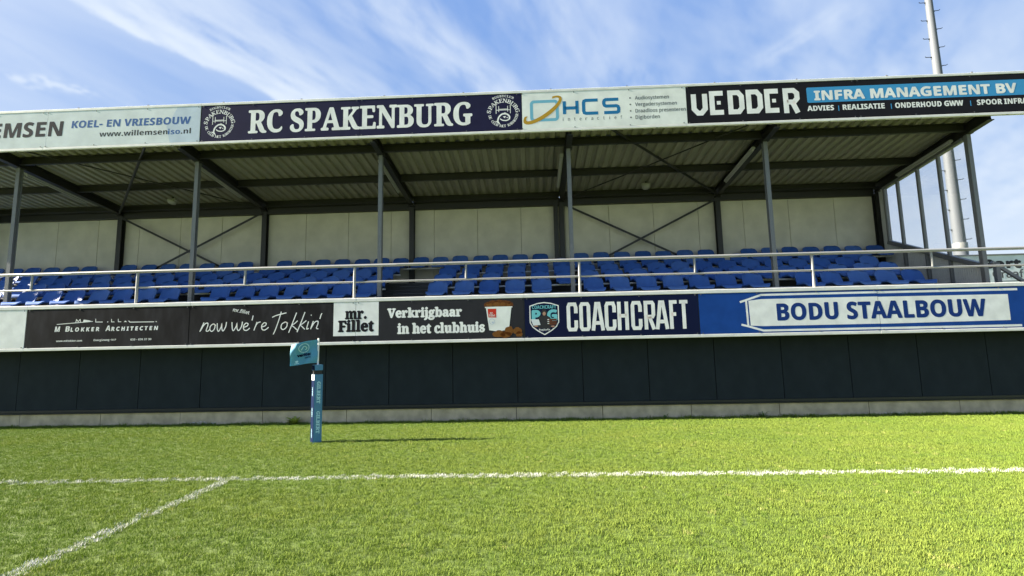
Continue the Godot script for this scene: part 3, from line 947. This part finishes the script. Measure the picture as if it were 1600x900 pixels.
	while x < 8.6:
		var wide := minf(1.0, 8.62 - x)
		st = mb()
		var prof := []
		var u := 0.0
		while u < wide - 0.001:
			for q in [[0.0, 0.0], [0.085, 0.0], [0.107, 0.045], [0.178, 0.045]]:
				if u + q[0] <= wide:
					prof.append(Vector2(u + q[0], q[1]))
			u += 0.2
		prof.append(Vector2(wide, 0.0))
		for k in prof.size() - 1:
			var p: Vector2 = prof[k]
			var q: Vector2 = prof[k + 1]
			var y_lift := 0.002
			for lay in [0.0, 0.006]:
				var za := 0.30
				var zb2 := -3.15
				var v1 := Vector3(x + p.x, roof_y(za) + p.y + lay + y_lift, za)
				var v2 := Vector3(x + q.x, roof_y(za) + q.y + lay + y_lift, za)
				var v3 := Vector3(x + q.x, roof_y(zb2) + q.y + lay + y_lift, zb2)
				var v4 := Vector3(x + p.x, roof_y(zb2) + p.y + lay + y_lift, zb2)
				if lay == 0.0:
					quad(st, v1, v2, v3, v4)
				else:
					quad(st, v4, v3, v2, v1)
		obj("roof_sheet", st, M.soffit, g)
		x += 1.0
	# bracing: flats on the wall and rods under the roof, in the second and the fifth bay
	for bay in [[-10.55, -6.75], [0.80, 4.63]]:
		for s in 2:
			var lo: float = bay[s]
			var hi: float = bay[1 - s]
			var dx := signf(hi - lo)
			st = mb()
			var zoff: float = -2.80 + 0.03 * s
			beam(st, Vector3(lo + 0.05 * dx, 4.84, zoff), Vector3(hi - 0.05 * dx, 2.98, zoff), rect(0.012, 0.05) if s else rect(0.012, 0.05), Vector3.UP)
			obj("wall_brace", st, M.steel, g)
			st = mb()
			var thick := (s == 1) == (lo < -5.0)
			if lo < -5.0:
				thick = s == 0 and dx < 0
			thick = (dx < 0) if bay[0] < -5.0 else (dx > 0)
			var inset := 0.75 if thick else 0.45
			var a := Vector3(lo + inset * dx, roof_y(0.25) - 0.06 - 0.03 * s, 0.25)
			var b := Vector3(hi - 0.08 * dx, roof_y(-2.70) - 0.17 - 0.03 * s, -2.70)
			tube(st, [a, b], [0.028 if thick else 0.014], 10)
			obj("roof_brace", st, M.steel, g)
	# end walls: ribbed infill below a raking sill, glazing above
	for side in [-1, 1]:
		var ex: float = X_RIGHT if side > 0 else X_LEFT
		var inner: float = ex + 0.02 * side
		# infill, ribs run upright
		st = mb()
		var zz := -2.93
		while zz < -0.31:
			var zn := minf(zz + 0.05, -0.31)
			var ta: float = 5.0 if zn <= -2.58 else 3.60 - 0.4125 * (zz + 2.589)
			var tb: float = 5.0 if zn <= -2.58 else 3.60 - 0.4125 * (zn + 2.589)
			var mid := (zz + zn) / 2
			var tm := (ta + tb) / 2
			var o := Vector3(0.012 * float(side), 0, 0)
			for lay in 2:
				var f: float = inner + lay * 0.05 * side
				var e1 := Vector3(f, 1.7, zz)
				var e2 := Vector3(f, ta, zz)
				var m1 := Vector3(f, 1.7, mid) + o
				var m2 := Vector3(f, tm, mid) + o
				var n1 := Vector3(f, 1.7, zn)
				var n2 := Vector3(f, tb, zn)
				quad(st, e1, e2, m2, m1)
				quad(st, m1, m2, n2, n1)
			zz += 0.05
		obj("end_panel", st, M.end_panel, g)
		st = mb()
		slab(st, Vector3(ex + (0.0 if side > 0 else -0.08), 0.0, -2.93), Vector3(ex + (0.08 if side > 0 else 0.0), 1.69, -0.2))
		obj("end_base", st, M.dark_panel, g)
		st = mb()
		beam(st, Vector3(ex + 0.01 * side, 3.615, -2.60), Vector3(ex + 0.01 * side, 2.685, -0.31), rect(0.10, 0.09, 0.004))
		obj("end_sill", st, M.post, g)
		var stops := [-2.57, -2.135, -1.526, -0.955]
		for k in 4:
			st = mb()
			var zc: float = stops[k]
			var foot := 2.0 if k > 0 else 3.60
			slab(st, Vector3(ex - 0.032, foot, zc - 0.026), Vector3(ex + 0.032, roof_y(zc) - 0.19, zc + 0.026), 0.004, 1)
			obj("mullion", st, M.post, g)
			st = mb()
			var z1: float = zc + 0.032
			var z2: float = (stops[k + 1] - 0.032) if k < 3 else -0.31
			var s1 := 3.62 - 0.4125 * (z1 + 2.589) + 0.05
			var s2 := 3.62 - 0.4125 * (z2 + 2.589) + 0.05
			var face := PackedVector2Array([Vector2(-z1, s1), Vector2(-z2, s2), Vector2(-z2, roof_y(z2) - 0.21), Vector2(-z1, roof_y(z1) - 0.21)])
			prism(st, face, Transform3D(Basis(Vector3(0, 0, -1), Vector3.UP, Vector3.RIGHT), Vector3(ex - 0.003, 0, 0)), 0.006)
			obj("pane", st, M.glass, g)
		st = mb()
		beam(st, Vector3(ex + 0.004 * side, roof_y(-2.6) - 0.245, -2.60), Vector3(ex + 0.004 * side, roof_y(-0.31) - 0.245, -0.31), rect(0.09, 0.06, 0.004))
		obj("head_rail", st, M.post, g)
		if side < 0:   # this end has a solid header under the rafter
			st = mb()
			var hd := PackedVector2Array([Vector2(2.60, roof_y(-2.60) - 0.78), Vector2(0.29, roof_y(-0.29) - 0.78), Vector2(0.29, roof_y(-0.29) - 0.19), Vector2(2.60, roof_y(-2.60) - 0.19)])
			prism(st, hd, Transform3D(Basis(Vector3(0, 0, -1), Vector3.UP, Vector3.RIGHT), Vector3(ex - 0.075, 0, 0)), 0.03)
			obj("header_panel", st, M.end_panel, g)
	# step rails beside the landing
	st = mb()
	slab(st, Vector3(8.70, 1.95, -0.34), Vector3(8.78, 2.72, -0.26), 0.006, 1)
	beam(st, Vector3(8.66, 2.74, -0.30), Vector3(9.75, 1.95, -0.30), rect(0.05, 0.06, 0.005))
	obj("stair_brace", st, M.post, g)

func guard_rail() -> void:
	var t := thing("guard_rail", "galvanised two-bar guard rail along the top of the parapet", "railing")
	var st := mb()
	var a := -15.1
	while a < 11.0:
		var b := minf(a + 6.3, 11.0)
		st = mb()
		tube(st, [Vector3(a + 0.001, 2.905, 0.2), Vector3(b - 0.001, 2.905, 0.2)], [0.030], 12)
		obj("top_bar", st, M.galvanised, t)
		st = mb()
		tube(st, [Vector3(a + 0.001, 2.598, 0.2), Vector3(b - 0.001, 2.598, 0.2)], [0.019], 10)
		obj("middle_bar", st, M.galvanised, t)
		a += 6.3
	var k := -2
	for i in range(-3, 11):
		var x := -9.60 + 2.098 * i
		var tall := posmod(i, 2) == 1
		st = mb()
		var foot := 2.2 if tall else 2.616
		tube(st, [Vector3(x, foot, 0.2), Vector3(x, 2.876, 0.2)], [0.026 if tall else 0.021], 12)
		obj("baluster", st, M.galvanised, t)
	k += 1

# ---------------------------------------------------------------- seats
func seat_half(u: float, v: float) -> Vector3:
	# u -1..1 across, v 0..1 up the backrest, the corners drawn in
	var w := 0.194 - 0.004 * v
	var r := 0.45
	if v > 1.0 - r:
		var q := (v - (1.0 - r)) / r
		w -= 0.095 * (1.0 - pow(maxf(0.0, 1.0 - q * q * q), 0.45))
	var lift := 0.285 * v + 0.012 * v * (1.0 - u * u)
	var back := -0.30 - 0.105 * v - 0.035 * v * v + 0.035 * u * u + 0.03 * pow(absf(u), 6.0)
	return Vector3(u * w, lift - 0.02, back)

func pan_point(u: float, v: float) -> Vector3:
	var w := 0.190
	if v > 0.75:
		var q := (v - 0.75) / 0.25
		w -= 0.05 * (1.0 - sqrt(maxf(0.0, 1.0 - q * q)))
	var dip := -0.022 * sin(PI * clampf(v, 0.0, 1.0)) * (1.0 - 0.7 * u * u)
	var lip := -0.062 * pow(maxf(0.0, v - 0.80) / 0.20, 1.6)
	return Vector3(u * w, dip + lip + 0.018, -0.30 + 0.37 * v)

func shell(fn: Callable, thick: Vector3, nu: int, nv: int) -> ArrayMesh:
	var st := mb(true)
	var front := []
	var back := []
	for j in nv + 1:
		var f := []
		var b := []
		for i in nu + 1:
			var p: Vector3 = fn.call(-1.0 + 2.0 * i / nu, float(j) / nv)
			f.append(p)
			b.append(p + thick)
		front.append(f)
		back.append(b)
	for j in nv:
		for i in nu:
			quad(st, front[j][i], front[j + 1][i], front[j + 1][i + 1], front[j][i + 1])
			quad(st, back[j][i + 1], back[j + 1][i + 1], back[j + 1][i], back[j][i])
	st.set_smooth_group(1)
	for j in nv:
		quad(st, back[j][0], back[j + 1][0], front[j + 1][0], front[j][0])
		quad(st, front[j][nu], front[j + 1][nu], back[j + 1][nu], back[j][nu])
	for i in nu:
		quad(st, front[0][i], front[0][i + 1], back[0][i + 1], back[0][i])
		quad(st, front[nv][i + 1], front[nv][i], back[nv][i], back[nv][i + 1])
	return done(st)

const ORD := ["first", "second", "third", "fourth", "fifth", "sixth", "seventh", "eighth", "ninth", "tenth", "eleventh", "twelfth", "thirteenth", "fourteenth", "fifteenth", "sixteenth", "seventeenth", "eighteenth", "nineteenth", "twentieth", "twenty-first", "twenty-second", "twenty-third", "twenty-fourth", "twenty-fifth", "twenty-sixth", "twenty-seventh", "twenty-eighth", "twenty-ninth", "thirtieth", "thirty-first", "thirty-second", "thirty-third", "thirty-fourth", "thirty-fifth", "thirty-sixth", "thirty-seventh", "thirty-eighth", "thirty-ninth", "fortieth", "forty-first", "forty-second", "forty-third", "forty-fourth", "forty-fifth", "forty-sixth"]

func seats() -> void:
	var back_mesh := shell(seat_half, Vector3(0, -0.006, -0.022), 12, 12)
	var pan_mesh := shell(pan_point, Vector3(0, -0.028, 0), 12, 10)
	var st := mb()
	slab(st, Vector3(-0.03, -0.056, -0.20), Vector3(0.03, -0.035, -0.04), 0.004)
	var foot_mesh := done(st)
	var proto: Node3D = null
	var run := func(a: float, n: int, step: float) -> Array:
		var o := []
		for i in n:
			o.append(a + step * i)
		return o
	var front: Array = run.call(-14.05, 7, 0.5) + run.call(-10.25, 7, 0.498) + run.call(-6.225, 7, 0.496) + run.call(-1.832, 5, 0.507) + run.call(1.218, 7, 0.504) + run.call(5.245, 5, 0.498)
	var mid: Array = front + [-10.68, -6.75, 0.71, 4.745]
	var top: Array = run.call(-14.1, 7, 0.492) + run.call(-10.11, 7, 0.5) + run.call(-6.13, 14, 0.4906) + run.call(1.222, 7, 0.4975) + run.call(5.235, 7, 0.489)
	var called := ["front", "second", "third", "fourth", "back"]
	for row in 5:
		var xs: Array = (front if row == 0 else (top if row == 4 else mid)).duplicate()
		xs.sort()
		var near := []
		var far := []
		for x in xs:
			if row < 4 and x < -2.5:
				far.append(x)
			else:
				near.append(x)
		far.reverse()
		if row == 4:
			near.reverse()
		for part_of in 2:
			var list: Array = far if part_of == 0 else near
			for i in list.size():
				var label: String
				if row == 4:
					label = "blue seat in the back row, %s from the glazed end wall by the mast" % ORD[i]
				elif part_of == 0:
					label = "blue seat in the %s row, %s from the aisle, away from the mast" % [called[row], ORD[i]]
				else:
					label = "blue seat in the %s row, %s from the aisle, towards the mast" % [called[row], ORD[i]]
				var o: Node3D
				if proto == null:
					o = thing("stadium_seat", label, "seat", Vector3.ZERO, 0.0, "blue seats in the grandstand")
					put("backrest", back_mesh, M.seats[0], o)
					put("seat_pan", pan_mesh, M.seats[0], o)
					put("bracket", foot_mesh, M.steel, o)
					proto = o
				else:
					o = proto.duplicate()
					o.name = numbered("stadium_seat", self)
					add_child(o)
					o.set_meta("label", label)
				var tone: StandardMaterial3D = M.seats[rng.randi() % 4]
				for part in o.get_children():
					if part.name != "bracket":
						part.material_override = tone
				o.position = Vector3(list[i], 2.405 + 0.231 * row, -0.06 - 0.575 * row)
				o.rotation.y = rng.randf_range(-0.04, 0.04)
				o.rotation.x = rng.randf_range(-0.035, 0.02)

# ---------------------------------------------------------------- lamps, flag, mast, sign behind
func strip_lights() -> void:
	var where := ["above the pale silver board", "beside the first roof cross-brace", "under the club name board", "beside the doubled back column", "between the lettered black board and the seats", "along the glazed end wall"]
	for i in range(1, 7):
		var t := thing("strip_light", "unlit white fluorescent strip fixed under the rafter " + where[i - 1], "strip light", Vector3.ZERO, 0.0, "strip lights under the rafters")
		var x: float = BAYS[i] - 0.10
		if i >= 4:
			x = BAYS[i] - 0.12
		var a := Vector3(x, roof_y(-0.45) - 0.20, -0.45)
		var b := Vector3(x, roof_y(-1.95) - 0.20, -1.95)
		var st := mb()
		beam(st, b, a, rect(0.075, 0.05, 0.012))
		obj("housing", st, M.lamp_white, t)
		st = mb()
		beam(st, b + Vector3(0, -0.04, 0.03), a + Vector3(0, -0.04, -0.03), disc(0.02, 10))
		obj("diffuser", st, M.lamp_white, t)

func flood_lamps() -> void:
	var tags := ["small unlit bulkhead lamp under the roof left of the first cross-brace centre", "small unlit bulkhead lamp under the roof above the tall condensed capitals"]
	var xs := [-8.80, 2.78]
	for i in 2:
		var t := thing("bulkhead_lamp", tags[i], "lamp", Vector3(xs[i], 5.06, -2.30), 0.0, "bulkhead lamps under the roof")
		var st := mb()
		slab(st, Vector3(-0.10, 0.03, -0.05), Vector3(0.10, 0.075, 0.05), 0.006)
		obj("housing", st, M.lamp_white, t)
		st = mb(true)
		tube(st, [Vector3(0, 0.03, 0.0), Vector3(0, 0.0, 0.01), Vector3(0, -0.025, 0.02), Vector3(0, -0.04, 0.025)], [0.06, 0.10, 0.095, 0.05], 16)
		obj("lens", st, M.lamp_white, t)
		st = mb()
		slab(st, Vector3(-0.015, 0.075, -0.015), Vector3(0.015, 0.13, 0.015))
		obj("bracket", st, M.steel, t)

func corner_flag() -> void:
	var t := thing("corner_flag", "blue rugby corner flag on a square padded post beyond the touchline", "flag", Vector3(-3.215, 0, 1.93), deg_to_rad(43))
	var h := 0.062
	var st := mb()
	slab(st, Vector3(-h, 0.0, -h), Vector3(h, 0.985, h), 0.008, 1)
	obj("post_pad", st, M.pad_teal, t)
	st = mb()
	slab(st, Vector3(-h + 0.010, 0.985, -h + 0.010), Vector3(h - 0.010, 1.045, h - 0.010), 0.008, 1)
	obj("pad_neck", st, M.pad_black, t)
	st = mb()
	slab(st, Vector3(-h, 1.045, -h), Vector3(h, 1.125, h), 0.012, 1)
	obj("pad_cap", st, M.pad_teal, t)
	st = mb()
	slab(st, Vector3(-h - 0.003, 0.006, -h + 0.007), Vector3(-h - 0.0008, 0.90, h - 0.007))
	slab(st, Vector3(-h - 0.003, 1.05, -h + 0.007), Vector3(-h - 0.0008, 1.118, h - 0.007))
	obj("side_panel", st, M.pad_navy, t)
	st = mb()
	slab(st, Vector3(-h - 0.003, 0.902, -h + 0.007), Vector3(-h - 0.0008, 0.983, h - 0.007))
	obj("side_patch", st, M.p_white, t)
	# lettering that reads downwards on the front face
	st = mb()
	for top in [0.88, 0.45]:
		var tm := mb()
		words(tm, "GILBERT", "serif bold", 0.0, 0.315, -0.025, 0.048, 0.0, 0.0, 0.002)
		var word := tm.commit()
		add_flat(st, word, Transform3D(Basis(Vector3(0, -1, 0), Vector3(1, 0, 0), Vector3(0, 0, 1)), Vector3(0.0, top, h + 0.002)))
	print_on(t, "lettering", st, M.pad_pale)
	st = mb()
	for top in [0.80, 0.50, 0.20]:
		var tm := mb()
		words(tm, "GILBERT", "serif bold", 0.0, 0.13, -0.012, 0.024, 0.0)
		add_flat(st, tm.commit(), Transform3D(Basis(Vector3(0, -1, 0), Vector3(0, 0, 1), Vector3(-1, 0, 0)), Vector3(-h - 0.005, top, 0.0)))
	print_on(t, "lettering", st, M.pad_pale)
	st = mb(true)
	tube(st, [Vector3(0, 1.12, 0), Vector3(0.004, 1.52, 0)], [0.0125], 10)
	obj("pole", st, M.p_white, t)
	# flag cloth with shallow folds
	var turn := Basis(Vector3.UP, deg_to_rad(-43 + 10))
	var cloth := func(u: float, v: float) -> Vector3:
		var x := -0.39 * u
		var y := 1.155 + 0.345 * v - 0.035 * u - 0.03 * u * v + 0.006 * sin(u * 5.0)
		var z := 0.030 * sin(u * 7.5 + v * 2.4) * (0.25 + u) + 0.016 * sin(v * 6.0 + u * 4.0) + 0.006 * sin(u * 19.0 - v * 7.0)
		return turn * Vector3(x, y, z)
	st = mb(true)
	var n := 16
	for j in 12:
		for i in n:
			var p := func(a: int, b: int) -> Vector3: return cloth.call(float(a) / n, float(b) / 12)
			quad(st, p.call(i + 1, j), p.call(i + 1, j + 1), p.call(i, j + 1), p.call(i, j))
			var o: Vector3 = turn * Vector3(0, 0, -0.003)
			quad(st, p.call(i, j) + o, p.call(i, j + 1) + o, p.call(i + 1, j + 1) + o, p.call(i + 1, j) + o)
	obj("flag_cloth", st, M.flag_cloth, t)
	var wrap := func(src: SurfaceTool) -> SurfaceTool:   # lays flat lettering on the folds
		var mesh := src.commit()
		var out := mb()
		var v: PackedVector3Array = mesh.surface_get_arrays(0)[Mesh.ARRAY_VERTEX]
		var ix = mesh.surface_get_arrays(0)[Mesh.ARRAY_INDEX]
		var order: Array = Array(ix) if ix != null and ix.size() else range(v.size())
		for i in order:
			out.add_vertex(cloth.call(v[i].x, v[i].y) + turn * Vector3(0, 0, 0.004))
		return out
	st = mb()
	# here x runs 1..0 from the free edge to the pole
	var flip := mb()
	words(flip, "veritec", "sans bold", -0.76, -0.27, 0.36, 0.12, 0.0, 0.0, 0.008)
	words(flip, "sports", "sans bold", -0.50, -0.26, 0.25, 0.075, 0.0)
	var mirrored := mb()
	add_flat(mirrored, flip.commit(), Transform3D(Basis(Vector3(-1, 0, 0), Vector3.UP, Vector3(0, 0, 1)), Vector3.ZERO))
	print_on(t, "lettering", wrap.call(mirrored), M.p_deep_navy)
	flip = mb()
	var ring := []
	for i in 22:
		ring.append(Vector2(0.52 + 0.17 * cos(TAU * i / 22), 0.72 + 0.19 * sin(TAU * i / 22)))
	stroke(flip, ring, 0.028, 0.0, true)
	stroke(flip, bent([Vector2(0.62, 0.64), Vector2(0.52, 0.80), Vector2(0.43, 0.70), Vector2(0.50, 0.63)], 4), 0.035, 0.0)
	flat(flip, blob(Vector2(0.78, 0.16), Vector2(0.05, 0.05), 0.15), 0.0)
	frame(flip, 0.70, 0.06, 0.86, 0.09, 0.0)
	print_on(t, "emblem", wrap.call(flip), M.pad_pale)

func floodlight_mast() -> void:
	var t := thing("floodlight_mast", "tall galvanised steel floodlight mast with climbing pegs behind the grandstand", "mast", Vector3(17.13, 0, -11))
	var st := mb(true)
	tube(st, [Vector3(0, 0, 0), Vector3(0, 4.95, 0)], [0.24, 0.235], 20)
	tube(st, [Vector3(0, 4.9, 0), Vector3(0, 19.0, 0)], [0.210, 0.105], 20)
	obj("shaft", st, M.mast, t)
	st = mb(true)
	tube(st, [Vector3(0, 4.86, 0), Vector3(0, 5.10, 0)], [0.245], 20)
	obj("collar", st, M.galvanised, t)
	for i in 34:
		var y := 5.25 + 0.41 * i
		if y > 18.5:
			break
		var s := 1.0 if i % 2 == 0 else -1.0
		var r := lerpf(0.210, 0.105, (y - 4.9) / 14.1)
		var d := Vector3(s, 0, 0.1 * s).normalized()
		st = mb()
		tube(st, [d * (r - 0.02) + Vector3(0, y, 0), d * (r + 0.20) + Vector3(0, y + 0.005, 0), d * (r + 0.25) + Vector3(0, y + 0.04, 0)], [0.014], 6)
		slab(st, d * (r + 0.02) + Vector3(-0.03, y - 0.035, -0.01), d * (r + 0.02) + Vector3(0.03, y - 0.012, 0.01))
		obj("climbing_peg", st, M.steel, t)

func far_board() -> void:
	var t := thing("hoarding", "grey hoarding with dark lettering standing behind the end of the grandstand", "hoarding")
	var st := mb()
	slab(st, Vector3(14.37, 2.45, -8.05), Vector3(19.4, 4.09, -8.0), 0.004, 2)
	obj("hoarding_panel", st, M.p_silver, t)
	st = mb()
	slab(st, Vector3(14.35, 4.09, -8.07), Vector3(19.42, 4.14, -7.98), 0.004)
	obj("frame", st, M.post, t)
	for x in [14.6, 17.0, 19.2]:
		st = mb()
		slab(st, Vector3(x - 0.05, 0.0, -8.16), Vector3(x + 0.05, 4.05, -8.055), 0.004, 1)
		obj("leg", st, M.post, t)
	st = mb()
	words(st, "Bart", "sans bold", 15.30, 16.50, 3.665, 0.28, -7.996, 0.0, 0.02)
	print_on(t, "lettering", st, M.p_charcoal)
	st = mb()
	words(st, "de Graaf", "sans", 14.98, 16.56, 3.33, 0.245, -7.996, 0.0, 0.008)
	frame(st, 15.66, 3.20, 16.58, 3.225, -7.996)
	print_on(t, "lettering", st, M.p_grey_text)

# ---------------------------------------------------------------- ground
func tuft(blades: int, tall: float, spread: float, wide: float) -> ArrayMesh:
	var st := mb(false)
	for i in blades:
		var a := rng.randf() * TAU
		var foot := Vector3(cos(a), 0, sin(a)) * spread * sqrt(rng.randf())
		var b := rng.randf() * TAU
		var lean := Vector3(cos(b), 0, sin(b)) * rng.randf_range(0.15, 1.0)
		var h := tall * rng.randf_range(0.55, 1.1)
		var side := Vector3(-sin(b + rng.randf_range(-0.6, 0.6)), 0, cos(b)) * wide * 0.5
		var mid := foot + Vector3(0, h * 0.62, 0) + lean * h * 0.30
		var tip := foot + Vector3(0, h * 0.92, 0) + lean * h * 0.85
		quad(st, foot - side, mid - side * 0.85, mid + side * 0.85, foot + side)
		for v in [mid - side * 0.85, tip, mid + side * 0.85]:
			st.add_vertex(v)
	return done(st)

func scatter(called: String, mesh: Mesh, m: Material, spots: Array, colours: Array, sizes: Array, label: String, kind: String, category: String) -> void:
	var mm := MultiMesh.new()
	mm.transform_format = MultiMesh.TRANSFORM_3D
	mm.use_colors = true
	mm.mesh = mesh
	mm.instance_count = spots.size()
	for i in spots.size():
		var b := Basis(Vector3.UP, rng.randf() * TAU).scaled(Vector3(sizes[i], sizes[i] * rng.randf_range(0.85, 1.15), sizes[i]))
		mm.set_instance_transform(i, Transform3D(b, spots[i]))
		mm.set_instance_color(i, colours[i])
	var o := MultiMeshInstance3D.new()
	o.name = numbered(called, self)
	o.multimesh = mm
	o.material_override = m
	add_child(o)
	o.set_meta("kind", kind)
	o.set_meta("label", label)
	o.set_meta("category", category)

func ground() -> void:
	var st := mb()
	quad(st, Vector3(-600, 0, -600), Vector3(600, 0, -600), Vector3(600, 0, 600), Vector3(-600, 0, 600))
	var o := obj("ground", st, M.soil, self)
	o.set_meta("kind", "structure")
	o.set_meta("label", "level turf of the playing field")
	var patch := FastNoiseLite.new()
	patch.seed = 8
	patch.frequency = 0.55
	patch.fractal_octaves = 4
	var clump := FastNoiseLite.new()
	clump.seed = 18
	clump.frequency = 5.0
	clump.fractal_octaves = 3
	var ragged := FastNoiseLite.new()
	ragged.seed = 28
	ragged.frequency = 6.0
	ragged.fractal_octaves = 3
	var spots := []
	var tints := []
	var sizes := []
	var w_spots := []
	var w_tints := []
	var w_sizes := []
	var z := 0.02
	while z < 10.4:
		var reach := 4.6 + (9.4 - z) * 1.18
		var half := clampf(reach, 4.0, 15.0)
		var step := lerpf(0.046, 0.036, clampf(z / 6.0, 0.0, 1.0))
		var x := -half
		while x < half:
			var p := Vector3(x + rng.randf_range(-0.02, 0.02), 0, z + rng.randf_range(-0.02, 0.02))
			x += step
			# touchline bows a little and thins out past the corner; the goal line meets it
			var c := 3.995 + (0.0 if p.x > -1.0 else 0.0085 * pow(-1.0 - p.x, 1.55))
			var d1 := absf(p.z - c)
			var d2 := absf(p.x + 3.21) if p.z > 3.95 else 9.0
			var wob := 0.011 * ragged.get_noise_2d(p.x * 3.0, p.z * 3.0)
			var half1 := 0.058 if p.x > -3.1 else 0.052
			var in_line := d1 < half1 + wob or d2 < 0.052 + wob
			var near_line := d1 < half1 + 0.03 + wob * 2.0 or d2 < 0.085 + wob * 2.0
			var share := 0.80 if in_line else (0.14 if near_line else 0.0)
			if p.x < -3.15 and d2 > 0.08:
				share *= 0.95
			var n := patch.get_noise_2d(p.x * 0.8, p.z * 1.6)
			var n2 := clump.get_noise_2d(p.x, p.z * 1.3)
			var size := 1.0 + 0.52 * n2 + 0.14 * n + (maxf(0.0, 1.2 + 2.6 * n2) * exp(-p.z / 0.09) if p.z < 0.4 else 0.0)
			if rng.randf() < share:
				w_spots.append(p)
				var v := rng.randf_range(0.45, 0.72)
				w_tints.append(Color(v, v * 0.995, v * 0.93))
				w_sizes.append(size)
				if rng.randf() < 0.5:
					continue
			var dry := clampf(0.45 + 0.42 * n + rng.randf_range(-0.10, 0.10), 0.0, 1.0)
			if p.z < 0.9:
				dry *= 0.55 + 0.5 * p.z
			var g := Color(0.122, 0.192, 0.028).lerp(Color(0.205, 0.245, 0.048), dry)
			if rng.randf() < 0.004:
				g = Color(0.36, 0.35, 0.12)
			elif rng.randf() < 0.03:
				g = Color(0.075, 0.130, 0.018)
			spots.append(p)
			tints.append(g)
			sizes.append(size)
		z += step
	print("tufts ", spots.size(), " white ", w_spots.size())
	var a := []
	var b := []
	for i in spots.size():
		(a if i % 2 else b).append(i)
	var pick := func(src: Array, ix: Array) -> Array:
		var out := []
		for i in ix:
			out.append(src[i])
		return out
	scatter("grass", tuft(26, 0.026, 0.032, 0.0022), M.blade, pick.call(spots, a), pick.call(tints, a), pick.call(sizes, a), "short mown grass of the pitch", "stuff", "grass")
	scatter("grass", tuft(24, 0.023, 0.034, 0.0024), M.blade, pick.call(spots, b), pick.call(tints, b), pick.call(sizes, b), "short mown grass of the pitch", "stuff", "grass")
	scatter("pitch_line_marking", tuft(22, 0.025, 0.030, 0.0026), M.chalk, w_spots, w_tints, w_sizes, "white painted touchline and goal line on the grass", "stuff", "line marking")

func weed(at: Vector3, label: String, leaf: Color, leaves: int, long: float, broad: float, flowers: int) -> void:
	var t := thing("weed_plant", label, "plant", at)
	var m := paint(leaf.r, leaf.g, leaf.b, 0.6)
	m.backlight_enabled = true
	m.backlight = Color(leaf.r * 0.6, leaf.g * 0.7, leaf.b * 0.4).linear_to_srgb()
	for i in leaves:
		var st := mb()
		var a := rng.randf() * TAU
		var d := Vector3(cos(a), 0, sin(a) * 0.6)
		var up := rng.randf_range(0.25, 1.1)
		var l := long * rng.randf_range(0.6, 1.1)
		var side := Vector3(-d.z, 0, d.x).normalized() * broad * 0.5
		var p0 := Vector3(d.x, 0, d.z) * 0.01
		var p1 := p0 + (d * 0.45 + Vector3.UP * up * 0.6) * l
		var p2 := p0 + (d * 0.95 + Vector3.UP * up * 0.75) * l
		quad(st, p0 - side * 0.2, p1 - side, p1 + side, p0 + side * 0.2)
		for v in [p1 - side, p2, p1 + side]:
			st.add_vertex(v)
		obj("leaf", st, m, t)
	for i in flowers:
		var st := mb()
		var p := Vector3(rng.randf_range(-0.22, 0.22), rng.randf_range(0.03, 0.07), rng.randf_range(-0.04, 0.05))
		for k in 6:
			var a := TAU * k / 6
			var q := Vector3(cos(a), 0.3, sin(a)) * 0.018
			var r := Vector3(cos(a + 0.7), 0.3, sin(a + 0.7)) * 0.018
			for v in [p, p + r, p + q]:
				st.add_vertex(v)
		obj("flower", st, M.p_white, t)

func weeds() -> void:
	weed(Vector3(-4.42, 0, 0.09), "leafy yellowish weed at the foot of the plinth near the corner flag", Color(0.30, 0.34, 0.05), 46, 0.20, 0.05, 0)
	weed(Vector3(4.05, 0, 0.08), "dark grassy tuft against the plinth below the royal blue board", Color(0.06, 0.12, 0.015), 40, 0.17, 0.012, 0)
	weed(Vector3(-6.14, 0, 0.10), "patch of small white flowers at the foot of the plinth", Color(0.09, 0.15, 0.02), 20, 0.08, 0.02, 16)
	weed(Vector3(2.35, 0, 0.08), "thin green tuft against the plinth below the shield badge board", Color(0.08, 0.14, 0.02), 26, 0.11, 0.012, 0)
	weed(Vector3(6.35, 0, 0.14), "low dark weed with a pale flower head near the plinth end", Color(0.06, 0.12, 0.02), 22, 0.09, 0.03, 3)

# ---------------------------------------------------------------- build
func _ready() -> void:
	rng.seed = 20240
	var cam := Camera3D.new()
	cam.name = "camera"
	cam.fov = 59.837
	cam.near = 0.05
	cam.far = 2000.0
	cam.position = Vector3(0, 1.319, 9.361)
	cam.rotation_order = EULER_ORDER_YXZ
	cam.rotation = Vector3(deg_to_rad(6.806), deg_to_rad(2.235), deg_to_rad(-1.161))
	cam.current = true
	add_child(cam)
	var env := Environment.new()
	env.background_mode = Environment.BG_SKY
	env.sky = Sky.new()
	env.sky.sky_material = make_sky()
	env.tonemap_mode = Environment.TONE_MAPPER_LINEAR
	env.tonemap_exposure = 5.3
	env.ambient_light_source = Environment.AMBIENT_SOURCE_SKY
	env.sdfgi_enabled = true
	env.ssao_enabled = true
	env.ssil_enabled = true
	var we := WorldEnvironment.new()
	we.name = "world_environment"
	we.environment = env
	add_child(we)
	var sun := DirectionalLight3D.new()
	sun.name = "sun"
	sun.light_color = Color(1.0, 0.96, 0.89)
	sun.light_energy = 1.6
	sun.light_angular_distance = 0.5
	sun.shadow_enabled = true
	add_child(sun)
	sun.look_at_from_position(Vector3(-cos(deg_to_rad(27.5)), sin(deg_to_rad(27.5)), 0.035) * 30.0, Vector3.ZERO)
	materials()
	ground()
	grandstand()
	upper_boards()
	lower_boards()
	guard_rail()
	seats()
	strip_lights()
	flood_lamps()
	floodlight_mast()
	far_board()
	corner_flag()
	weeds()
